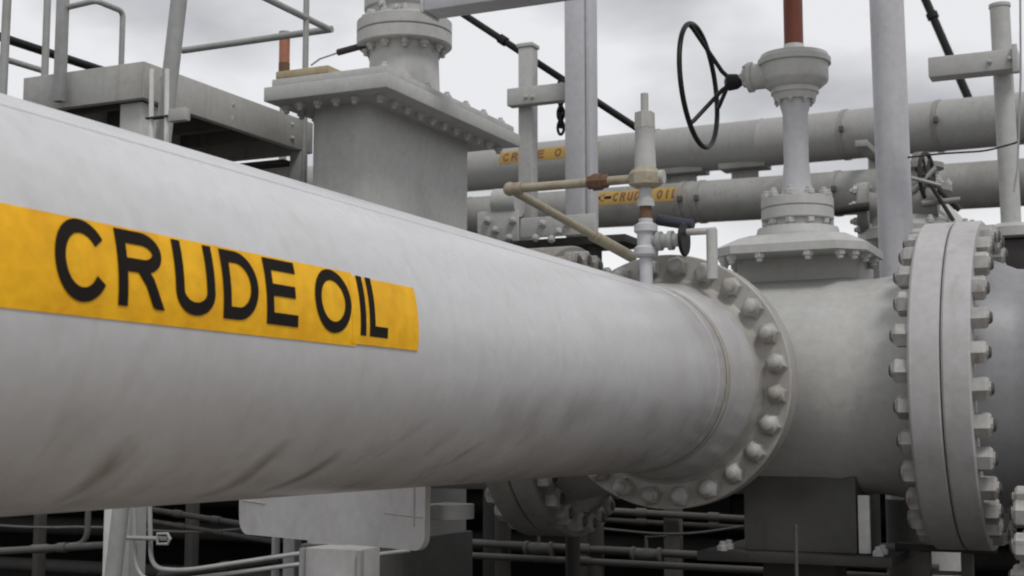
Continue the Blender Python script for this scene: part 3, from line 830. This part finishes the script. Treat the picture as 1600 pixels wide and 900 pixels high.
# ================================================================ BRACED POSTS in the middle
# post with a short cross arm
BEAM_TOP = at(860, 379, y=9.4).z + .001
c = at(825, 76, y=9.5)
t = thing('pipe_support_post', 'slim grey post with short cross arm left of the round column', 'post', (c.x, 9.5, BEAM_TOP))
w = .057
part_box('post', (c.x - w, 9.44, BEAM_TOP), (c.x + w, 9.56, c.z), 'valve', t, .008)
part_box('cap', (c.x - w - .01, 9.43, c.z), (c.x + w + .01, 9.57, c.z + .03), 'valve', t, .004)
l_, r__ = at(797, 140, y=9.4), at(886, 165, y=9.4)
ca = part_box('cross_arm', (l_.x, 9.34, at(800, 168, y=9.4).z), (r__.x, 9.437, at(800, 141, y=9.4).z), 'valve', t, .006)
for px_ in (822, 832):
    o = link('bolt_head', NUT_TINY, None, ca, at(px_, 152, y=9.34) - org(ca)); o.rotation_euler = (PI / 2, 0, 0)
# round column
c = at(907, 200, y=9.3)
t = thing('steel_column', 'pale violet-grey column rising out of the picture right of the slim post', 'column', (c.x, 9.3, BEAM_TOP))
part_box('column_web', (c.x - .102, 9.23, BEAM_TOP), (c.x + .057, 9.37, 6.2), 'column', t, .02)
part_box('column_edge', (c.x + .060, 9.25, BEAM_TOP), (c.x + .101, 9.40, 6.2), 'column', t, .01)
# hanging chain hook between them
h0 = at(876, 128, y=9.6); h1 = at(876, 205, y=9.6)
t = thing('chain_hook', 'short black chain and hook hanging beside the column', 'chain', h1)
for k in range(7):
    z_ = h0.z + (h1.z - h0.z) * (k + .5) / 7
    a = PI / 2 * (k % 2)
    rr_ = .028 if k < 4 else .036
    finish(tube(B(), [Vector((h0.x + math.cos(a) * math.cos(u) * rr_ * .7, 9.6 + math.sin(a) * math.cos(u) * rr_ * .7, z_ + math.sin(u) * rr_ * 1.5)) for u in [2 * PI * i / 14 for i in range(14)]], .012, 8, closed=True), 'link', 'black', t)
# black diagonal braces
for name, label, a, b, y_, r_ in (('diagonal_brace', 'long black rod sloping down from the beam past the slim post', (690, 0), (1012, 211), 9.75, .028),
                                 ('diagonal_brace', 'black rod sloping steeply behind the cross arm at top right', (1420, -60), (1540, 215), 30, .09)):
    A_, B_ = at(*a, y=y_), at(*b, y=y_)
    t = thing(name, label, 'rod', A_)
    finish(rod(B(), A_, B_, r_, 14), 'rod', 'black', t)
    finish(rod(B(), A_.lerp(B_, .30), A_.lerp(B_, .33), r_ * 1.4, 14), 'coupling', 'black', t)
# horizontal beam the posts stand in
bl, br = at(735, 380, y=9.4), at(992, 380, y=9.4)
zb0, zb1 = at(860, 391, y=9.4).z, at(860, 379, y=9.4).z
t = thing('support_beam', 'dark horizontal beam with grey gusset plates at the foot of the column', 'beam', (bl.x, 9.4, zb0))
part_box('beam', (bl.x, 9.2, zb0), (br.x, 9.62, zb1), 'dark', t, .004)
gp = part_box('gusset_plate', (at(748, 350, y=9.3).x, 9.27, zb1 + .002), (at(812, 350, y=9.3).x, 9.3, at(780, 330, y=9.3).z), 'valve', t, .01)
gp2 = part_box('gusset_plate', (at(815, 350, y=9.15).x, 9.12, zb1 + .002), (at(932, 350, y=9.15).x, 9.15, at(870, 338, y=9.15).z), 'valve', t, .01)
for g_, pts_ in ((gp, ((760, 345), (775, 360), (800, 345), (795, 372))), (gp2, ((846, 350), (872, 362), (862, 374), (838, 372), (885, 350)))):
    for q in pts_:
        o = link('bolt_head', NUT_SMALL, None, g_, at(*q, y=9.265 if g_ is gp else 9.115) - org(g_)); o.rotation_euler = (PI / 2, 0, random.random())
part_rod('stub_pipe', at(775, 318, y=9.35), at(812, 316, y=9.35), .11, 'valve', t, 24)
part_rod('support_leg', (bl.x + .3, 9.35, 0), (bl.x + .3, 9.35, zb0), .06, 'dark', t)
part_rod('support_leg', (br.x - .3, 9.35, 0), (br.x - .3, 9.35, zb0), .06, 'dark', t)
# rounded fitting that peeps over the pipe below the beam
c = at(893, 440, y=8.9)
t = thing('capped_pipe_stub', 'round grey pipe cap peeping over the main pipe below the beam', 'pipe', (c.x, 8.9, 0))
bm = B(); lathe(bm, (c.x, 8.9, 0), (0, 0, 1), [(c.z - .5, .16), (c.z, .16), (c.z + .02, .17), (c.z + .11, .165), (c.z + .155, .12), (c.z + .17, .04)], 32); finish(bm, 'pipe_body', 'valve', t)
bm = B(); lathe(bm, (c.x - .05, 8.9, 0), (0, 0, 1), [(c.z - .02, .24), (c.z - .015, .25), (c.z + .04, .25), (c.z + .05, .24)], 32); finish(bm, 'rim', 'valve', t)
part_rod('stand', (c.x, 8.9, 0), (c.x, 8.9, c.z - .5), .05, 'dark', t)

# second round column, behind the gate valve
c = at(1393, 200, y=8.95); c2_ = at(1402, 430, y=8.95)
t = thing('round_column', 'thick pale grey round column behind the gate valve beside the bolted flange pair', 'column', (c2_.x, 8.95, 0))
dd = (c - c2_) / (c.z - c2_.z)
f_ = c2_ - dd * c2_.z
part_rod('column', f_ + dd * 1.2, f_ + dd * 6.5, .108, 'column', t, 40)
part_rod('shade_toned_foot', f_, f_ + dd * 1.199, .125, 'dim', t, 40)  # foot of the same column, dimmed in colour to imitate shade
part_rod('base_ring', f_, f_ + dd * .04, .18, 'steel', t, 40)

# ================================================================ right-hand post with cross arm
c = at(1562, 12, y=8.7); c2_ = at(1580, 350, y=8.7)
dd = (c - c2_) / (c.z - c2_.z)
zf_ = c2_.z
t = thing('pipe_support_post', 'grey tubular post with bolted cross arm at the right edge, standing on a flange', 'post', (c2_.x, 8.7, zf_))
part_rod('post', c2_, c, .0585, 'valve', t, 28)
part_rod('cap', c, c + dd * .02, .064, 'valve', t, 28)
bm = B(); lathe(bm, c2_, (0, 0, 1), [(0, .09), (-.02, .12), (-.03, .15), (-.09, .15), (-.1, .13)], 32); finish(bm, 'base_flange', 'valve', t)
pc = at(1572, 220, y=8.7)
l_, r__ = at(1452, 105, y=8.55), at(1592, 105, y=8.55)
ca = part_box('cross_arm', (l_.x, 8.50, at(1460, 123, y=8.55).z), (r__.x, 8.635, at(1460, 92, y=8.55).z), 'valve', t, .006)
part_box('end_plate', (r__.x - .03, 8.47, at(1460, 127, y=8.5).z), (r__.x + .0, 8.499, at(1460, 84, y=8.5).z), 'valve', t, .004)
for px_, py_ in ((1546, 97), (1578, 92)):
    o = link('bolt_head', NUT_TINY, None, ca, at(px_, py_, y=8.5) - org(ca)); o.rotation_euler = (PI / 2, 0, 0)
A_ = at(1594, -20, y=8.3); B_ = at(1590, 262, y=8.3)
w1 = thing('thin_cable', 'thin grey cable hanging down beside the right-hand post', 'cable', B_)
finish(tube(B(), [A_, (A_ + B_) / 2 + Vector((.01, 0, 0)), B_, at(1584, 300, y=8.3)], .006, 8), 'cable', 'steel', w1)
w2 = thing('looped_wire', 'dark wire looped from the far fittings to the right-hand post', 'cable', at(1420, 245, y=8.4))
finish(tube(B(), bend([at(1418, 246, y=8.4), at(1470, 240, y=8.4), at(1540, 236, y=8.4), at(1592, 222, y=8.4), at(1630, 205, y=8.4)], .06), .006, 8), 'wire', 'dark', w2)
# dark block beneath
c = at(1548, 375, y=8.6); d_ = at(1680, 428, y=8.6)
t = thing('dark_support_bracket', 'dark steel bracket under the right-hand post, above the outlet pipe', 'bracket', (c.x, 8.6, d_.z))
part_box('bracket_box', (c.x, 8.45, d_.z - .08), (d_.x, 8.95, c.z - .02), 'dark', t, .01)
part_box('bracket_lip', (c.x - .03, 8.42, c.z - .018), (d_.x, 8.98, c.z + .0), 'dark', t, .004)

# ================================================================ RELIEF ASSEMBLY on top of the main pipe
YA = 6.62
A0 = at(1010, 440, y=YA); xA = A0.x
zz = lambda py: at(1010, py, y=YA).z
u_ = 1 / F * (FW.dot(A0 - EYE))
rv = thing('relief_valve_assembly', 'small upright pressure relief valve and tan piping on top of the main pipe', 'valve', (xA, YA, AZ + R))
part_rod('riser', (xA, YA, AZ + R - .02), (xA, YA, zz(400)), .033, 'column', rv)
bm = B(); lathe(bm, (xA, YA, 0), (0, 0, 1), [(zz(402), .05), (zz(398), .062), (zz(388), .062), (zz(384), .045), (zz(366), .045), (zz(362), .06), (zz(352), .06), (zz(348), .036), (zz(342), .036)], 24); finish(bm, 'valve_stack', 'column', rv)
part_rod('rusty_nipple', (xA, YA, zz(343)), (xA, YA, zz(322)), .03, 'rust', rv)
bm = B(); lathe(bm, (xA, YA, 0), (0, 0, 1), [(zz(323), .045), (zz(312), .045), (zz(310), .034), (zz(292), .034)], 24); finish(bm, 'union_body', 'valve', rv)
bm = B(); lathe(bm, (xA, YA, 0), (0, 0, 1), [(zz(293), .06), (zz(289), .085), (zz(272), .085), (zz(266), .07), (zz(262), .056)], 8, ph=PI / 8); finish(bm, 'hexagon_body', 'tan', rv, ang=20)
bm = B(); lathe(bm, (xA, YA, 0), (0, 0, 1), [(zz(263), .056), (zz(230), .052), (zz(202), .050), (zz(200), .053)], 28); finish(bm, 'spring_housing', 'valve', rv)
bm = B(); lathe(bm, (xA, YA, 0), (0, 0, 1), [(zz(201), .054), (zz(176), .052), (zz(175), .045)], 6); finish(bm, 'bonnet_nut', 'platform', rv, ang=20)
part_rod('adjusting_screw', (xA, YA, zz(176)), (xA, YA, zz(146)), .020, 'platform', rv)
ze = at(795, 290, y=YA).z
el = at(797, 290, y=YA)
zh = zz(278)
part_rod('side_port', (xA + .04, YA, zh), (xA + .10, YA, zh), .035, 'valve', rv)
part_rod('outlet_pipe', (el.x, YA, zh), (xA - .05, YA, zh), .024, 'tan', rv, label='tan horizontal outlet pipe')
fn_ = at(988, 402, y=8.0)
part_rod('return_pipe', (el.x, YA, zh), fn_, .024, 'tan', rv, label='tan pipe sloping back and down from the elbow')
bm = B(); bmesh.ops.create_icosphere(bm, subdivisions=3, radius=.038); bmesh.ops.translate(bm, verts=bm.verts, vec=(el.x, YA, zh)); finish(bm, 'elbow', 'tan', rv)
part_rod('elbow_collar', (el.x + .02, YA, zh), (el.x + .07, YA, zh), .033, 'tan', rv)
xu = at(935, 282, y=YA).x
bm = B(); lathe(bm, (xu, YA, zh), (1, 0, 0), [(-.06, .028), (-.055, .036), (-.03, .036), (-.028, .046), (.02, .046), (.022, .036), (.05, .036), (.055, .028)], 8); finish(bm, 'pipe_union', 'rust', rv, ang=20)
d1 = (fn_ - Vector((el.x, YA, zh))).normalized()
part_rod('sleeve', fn_ - d1 * .5, fn_, .034, 'tan', rv)
# small ball valve with its black lever to the right
zv = zz(378)
bm = B(); lathe(bm, (xA, YA, zv), (1, 0, 0), [(.04, .03), (.06, .03), (.062, .05), (.085, .05), (.087, .036), (.12, .036), (.122, .05), (.145, .05), (.147, .034), (.2, .034), (.2, .02)], 20); finish(bm, 'ball_valve', 'steel', rv)
bm = B(); lathe(bm, (xA + .205, YA, zv), (1, 0, 0), [(-.012, .02), (-.012, .08), (-.004, .088), (.006, .08), (.006, .02)], 28); finish(bm, 'valve_knob', 'black', rv)
part_rod('drain_pipe', (xA + .2, YA + .02, zz(366)), (xA + .36, YA + .02, zz(366)), .018, 'valve', rv)
part_rod('drain_leg', (xA + .34, YA + .02, zz(440)), (xA + .34, YA + .02, zz(364)), .028, 'valve', rv)
part_rod('blue_hose', (xA + .03, YA + .1, zz(340)), (xA + .22, YA + .1, zz(352)), .028, 'blue', rv, label='dark blue hose end')

# ================================================================ small valve behind, right of the round column
YC = 9.9
c = at(1432, 365, y=YC); zc = lambda py: at(1432, py, y=YC).z
sm = thing('small_globe_valve', 'cluttered smaller valve with domed flanges behind the bolted flange pair', 'valve', (c.x, YC, 0))
bm = B(); lathe(bm, (c.x, YC, 0), (0, 0, 1), [(0, .26), (zc(400), .26), (zc(385), .36), (zc(378), .40), (zc(362), .40), (zc(358), .36), (zc(342), .30), (zc(322), .22), (zc(318), .19), (zc(300), .17)], 48); vb = finish(bm, 'domed_body', 'valve', sm)
ring_of(NUT_SMALL, 'nut', vb, (c.x, YC, zc(361)), (0, 0, 1), .375, 16)
bm = B(); lathe(bm, (c.x + .05, YC, 0), (0, 0, 1), [(zc(305), .14), (zc(303), .20), (zc(294), .20), (zc(292), .13), (zc(268), .11), (zc(266), .15), (zc(258), .15), (zc(256), .08), (zc(240), .06)], 28); vf = finish(bm, 'bonnet', 'bgpipe2', sm)
ring_of(NUT_SMALL, 'nut', vf, (c.x + .05, YC, zc(293)), (0, 0, 1), .17, 8)
cx_, cz_ = c.x + .12, zc(288)
bm = B(); tube(bm, [Vector((cx_ + .03 * math.cos(u), YC - .28 + .12 * math.cos(u), cz_ + .16 * math.sin(u))) for u in [2 * PI * i / 28 for i in range(28)]], .014, 8, closed=True); wh = finish(bm, 'handwheel', 'dark', sm)
for a in (0, 1.05, 2.1):
    finish(rod(B(), Vector((cx_ + .03 * math.cos(a), YC - .28 + .12 * math.cos(a), cz_ + .16 * math.sin(a))), Vector((cx_ - .03 * math.cos(a), YC - .28 - .12 * math.cos(a), cz_ - .16 * math.sin(a))), .009, 8), 'spoke', 'dark', wh)
for i, (p0, p1, r_) in enumerate((((1432, 262), (1500, 328), .022), ((1425, 300), (1462, 262), .016), ((1440, 318), (1500, 312), .02), ((1455, 290), (1490, 345), .014), ((1424, 278), (1470, 290), .014))):
    part_rod('linkage_bar', at(*p0, y=YC - .3 - i * .03), at(*p1, y=YC - .25 - i * .03), r_, ('dark', 'steel', 'bgpipe2')[i % 3], sm, 10)
# flanged nozzle left of the column
t = thing('flanged_nozzle', 'small grey flanged nozzle half hidden by the round column', 'pipe fitting', at(1362, 330, y=9.7))
bm = B(); a_ = at(1352, 325, y=9.7); lathe(bm, a_, (1, 0, 0), [(-.03, .17), (-.02, .18), (.04, .18), (.05, .13), (.5, .13)], 32); nf = finish(bm, 'nozzle', 'bgpipe2', t)
ring_of(NUT_SMALL, 'nut', nf, a_ + Vector((-.03, 0, 0)), (-1, 0, 0), .15, 8)
part_rod('nozzle_riser', (a_.x + .1, 9.7, a_.z - 1.2), (a_.x + .1, 9.7, a_.z + .12), .1, 'bgpipe2', t)
part_rod('dark_lever', at(1300, 330, y=9.5), at(1358, 322, y=9.5), .03, 'dark', t)

# ================================================================ LOWER LEFT
c = at(183, 820, y=6.1)
t = thing('white_post', 'white painted square post under the left end of the main pipe', 'post', (c.x, 6.1, 0))
part_box('post', (c.x - .055, 6.05, 0), (c.x + .04, 6.12, AZ - .2), 'white', t, .01)
part_box('post_flange', (c.x + .043, 6.03, 0), (c.x + .07, 6.14, AZ - .2), 'steel', t, .004)
cd = thing('conduit_pair', 'two thin pale conduits bending right at the bottom beside the white post', 'conduit', at(215, 900, y=6.0))
for dx, zb_, rb in ((0, 905, .12), (24, 888, .09)):
    P0, P1 = at(208 + dx, 700, y=5.95), at(212 + dx, 850, y=5.95)
    pts = [P0, at(212 + dx, zb_, y=5.95), at(262 + dx, zb_ + 4, y=5.95), at(480, zb_ - 25, y=6.3), at(640, zb_ - 45, y=6.8)]
    finish(tube(B(), bend(pts, rb, 8), .0125, 10), 'conduit', 'steel', cd)
part_rod('clamp_bar', at(188, 840, y=5.92), at(262, 842, y=5.92), .012, 'steel', cd, 10)
finish(tube(B(), [at(246, 834, y=5.9), at(262, 834, y=5.9), at(266, 842, y=5.9), at(262, 850, y=5.9), at(246, 850, y=5.9)], .008, 8, closed=True), 'clamp_loop', 'steel', cd)

# rounded support plate with its arm
A_, B_ = at(372, 800, y=5.55), at(665, 800, y=5.12)
tz = lambda px_, py_, P: at(px_, py_, y=P.y).z
t = thing('saddle_plate', 'pale round-cornered steel plate hanging below the middle of the main pipe', 'bracket', A_)
dx_ = (B_ - A_); L = Vector((dx_.x, dx_.y, 0)).length; ex = Vector((dx_.x, dx_.y, 0)).normalized(); ey = Vector((-ex.y, ex.x, 0))
zl0, zl1, zr0, zr1 = tz(372, 834, A_), tz(372, 740, A_), tz(665, 862, B_), tz(665, 720, B_)
poly = []
def corner(cx, cz, rr, a0, a1):
    for k in range(7):
        a = math.radians(a0 + (a1 - a0) * k / 6); poly.append((cx + rr * math.cos(a), cz + rr * math.sin(a)))
corner(.08, zl0 + .07, .07, 180, 262); corner(L - .07, zr0 + .065, .065, 275, 360); poly += [(L, zr1), (0, zl1)]
bm = B()
fa = [bm.verts.new(Vector((A_.x, A_.y, 0)) + ex * x + Vector((0, 0, z))) for x, z in poly]
fb = [bm.verts.new(v.co + ey * .03) for v in fa]
bm.faces.new(fa); bm.faces.new(fb[::-1])
for i in range(len(fa)):
    j = (i + 1) % len(fa); bm.faces.new((fa[i], fb[i], fb[j], fa[j]))
finish(bm, 'plate', 'flange', t, smooth=False)
for (x0_, x1_, zc_) in ((.04, .22, -.0), (L - .26, L - .02, -.02)):
    bm = B(); zq = AZ - R + .0 + zc_ - .13
    rod(bm, Vector((A_.x, A_.y, zl0 + .16 + zc_)) + ex * x0_, Vector((A_.x, A_.y, zl0 + .15 + zc_)) + ex * x1_, .004, 6); finish(bm, 'weld_line', 'weld', t)
bm = B(); rod(bm, Vector((A_.x, A_.y, zr0 + .1)) + ex * (L - .07), Vector((A_.x, A_.y, zr0 + .3)) + ex * (L - .07), .005, 6); finish(bm, 'weld_line', 'weld', t)
a0, a1 = at(668, 798, y=5.3), at(745, 796, y=5.6)
part_box('arm', (a0.x, 5.25, a0.z - .035), (a1.x, 5.45, a0.z + .03), 'steel', t, .015)
part_rod('arm_end', (a1.x, 5.35, a0.z - .033), (a1.x, 5.35, a0.z + .028), .10, 'steel', t, 24)
c0, c1 = at(476, 880, y=5.6), at(560, 880, y=5.6)
t = thing('square_pedestal', 'pale square pedestal standing under the round-cornered plate', 'post', ((c0.x + c1.x) / 2, 5.7, 0))
part_box('column', (c0.x, 5.6, 0), (c1.x, 5.8, at(520, 857, y=5.6).z), 'flange', t, .008)
part_box('edge_strip', (c0.x - .02, 5.58, 0), (c0.x - .001, 5.62, at(520, 858, y=5.6).z), 'steel', t, .004)
part_box('edge_strip', (c1.x + .001, 5.58, 0), (c1.x + .02, 5.62, at(520, 858, y=5.6).z), 'steel', t, .004)

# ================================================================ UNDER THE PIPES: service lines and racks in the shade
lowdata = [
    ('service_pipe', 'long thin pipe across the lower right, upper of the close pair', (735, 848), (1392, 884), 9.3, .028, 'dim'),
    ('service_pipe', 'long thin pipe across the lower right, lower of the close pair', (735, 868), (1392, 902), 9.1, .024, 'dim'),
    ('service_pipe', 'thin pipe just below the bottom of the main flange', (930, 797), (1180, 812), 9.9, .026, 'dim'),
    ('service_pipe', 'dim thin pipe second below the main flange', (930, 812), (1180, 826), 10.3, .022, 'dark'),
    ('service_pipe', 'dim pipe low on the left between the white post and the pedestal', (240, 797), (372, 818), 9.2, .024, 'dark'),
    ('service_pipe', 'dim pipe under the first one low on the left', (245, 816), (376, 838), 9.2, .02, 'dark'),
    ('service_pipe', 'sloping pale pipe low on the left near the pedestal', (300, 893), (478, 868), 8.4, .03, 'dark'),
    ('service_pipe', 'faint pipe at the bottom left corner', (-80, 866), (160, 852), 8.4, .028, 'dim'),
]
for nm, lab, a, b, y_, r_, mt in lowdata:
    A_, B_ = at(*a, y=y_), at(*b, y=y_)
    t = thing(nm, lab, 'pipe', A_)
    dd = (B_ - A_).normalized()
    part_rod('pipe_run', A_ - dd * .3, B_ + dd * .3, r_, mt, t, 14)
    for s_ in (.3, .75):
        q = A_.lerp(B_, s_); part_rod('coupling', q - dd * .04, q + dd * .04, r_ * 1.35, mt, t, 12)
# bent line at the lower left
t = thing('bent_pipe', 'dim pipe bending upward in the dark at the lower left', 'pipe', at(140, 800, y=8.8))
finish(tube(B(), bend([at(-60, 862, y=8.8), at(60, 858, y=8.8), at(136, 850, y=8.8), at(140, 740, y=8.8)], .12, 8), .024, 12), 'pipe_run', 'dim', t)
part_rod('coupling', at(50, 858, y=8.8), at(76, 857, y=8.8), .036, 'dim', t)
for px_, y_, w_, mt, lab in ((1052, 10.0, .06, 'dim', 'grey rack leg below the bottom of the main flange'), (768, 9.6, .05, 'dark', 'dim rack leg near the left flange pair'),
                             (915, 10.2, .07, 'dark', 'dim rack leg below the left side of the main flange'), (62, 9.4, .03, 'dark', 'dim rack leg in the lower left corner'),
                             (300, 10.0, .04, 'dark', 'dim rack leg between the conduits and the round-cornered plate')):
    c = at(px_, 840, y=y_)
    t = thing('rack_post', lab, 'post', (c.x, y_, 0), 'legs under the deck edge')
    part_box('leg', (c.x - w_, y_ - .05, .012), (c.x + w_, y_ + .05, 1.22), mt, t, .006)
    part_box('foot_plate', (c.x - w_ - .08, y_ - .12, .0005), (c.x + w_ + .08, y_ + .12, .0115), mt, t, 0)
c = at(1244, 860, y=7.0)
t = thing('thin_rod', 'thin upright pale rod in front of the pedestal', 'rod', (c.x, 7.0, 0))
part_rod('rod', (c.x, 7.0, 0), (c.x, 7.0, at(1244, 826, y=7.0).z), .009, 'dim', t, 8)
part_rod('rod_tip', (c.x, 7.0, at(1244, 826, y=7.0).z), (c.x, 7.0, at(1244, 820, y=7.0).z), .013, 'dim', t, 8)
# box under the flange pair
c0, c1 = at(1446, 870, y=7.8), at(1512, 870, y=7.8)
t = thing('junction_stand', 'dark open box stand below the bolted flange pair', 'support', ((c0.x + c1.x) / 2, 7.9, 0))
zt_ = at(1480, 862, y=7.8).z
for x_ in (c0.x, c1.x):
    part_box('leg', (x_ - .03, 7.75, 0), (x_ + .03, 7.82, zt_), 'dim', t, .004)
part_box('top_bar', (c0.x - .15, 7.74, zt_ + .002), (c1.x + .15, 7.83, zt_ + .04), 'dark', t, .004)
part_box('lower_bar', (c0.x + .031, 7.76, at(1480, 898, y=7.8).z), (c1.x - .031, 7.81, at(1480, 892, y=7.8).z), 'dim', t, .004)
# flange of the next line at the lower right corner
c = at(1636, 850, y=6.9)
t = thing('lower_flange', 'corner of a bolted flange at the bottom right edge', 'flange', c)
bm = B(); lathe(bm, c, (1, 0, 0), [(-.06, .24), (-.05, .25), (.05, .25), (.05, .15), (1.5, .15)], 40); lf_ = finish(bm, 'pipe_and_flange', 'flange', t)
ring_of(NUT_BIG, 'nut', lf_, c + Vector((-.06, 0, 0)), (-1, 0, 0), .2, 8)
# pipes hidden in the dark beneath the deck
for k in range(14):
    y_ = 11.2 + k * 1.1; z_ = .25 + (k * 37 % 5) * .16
    t = thing('trench_pipe', 'dark pipe lying in the shade under the added deck', 'pipe', (-14, y_, z_), 'dark pipes lying under the added deck')
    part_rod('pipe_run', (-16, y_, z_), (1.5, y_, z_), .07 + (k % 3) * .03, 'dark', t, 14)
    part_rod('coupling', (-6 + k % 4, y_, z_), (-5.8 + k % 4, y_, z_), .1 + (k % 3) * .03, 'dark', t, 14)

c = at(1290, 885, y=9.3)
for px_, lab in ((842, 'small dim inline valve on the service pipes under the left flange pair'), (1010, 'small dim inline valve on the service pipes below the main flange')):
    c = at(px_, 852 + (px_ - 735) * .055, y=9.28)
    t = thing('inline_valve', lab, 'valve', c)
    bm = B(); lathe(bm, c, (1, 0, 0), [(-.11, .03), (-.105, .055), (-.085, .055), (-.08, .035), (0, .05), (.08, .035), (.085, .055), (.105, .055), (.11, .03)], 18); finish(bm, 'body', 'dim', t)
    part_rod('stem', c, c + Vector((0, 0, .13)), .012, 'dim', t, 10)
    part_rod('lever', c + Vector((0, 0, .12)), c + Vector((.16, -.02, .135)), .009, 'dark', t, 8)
P = [at(-40, 818, y=9.0), at(60, 826, y=9.05), at(150, 822, y=9.1), at(300, 834, y=9.2), at(420, 822, y=9.2)]
t = thing('sagging_cable', 'thin dim cable sagging through the dark gap at the lower left', 'cable', P[0])
finish(tube(B(), bend(P, .4, 8), .011, 8), 'cable', 'dim', t)
P = [at(940, 826, y=9.6), at(1060, 838, y=9.5), at(1165, 822, y=9.4)]
t = thing('sagging_cable', 'thin dim cable sagging below the main flange', 'cable', P[0])
finish(tube(B(), bend(P, .3, 8), .009, 8), 'cable', 'dim', t)
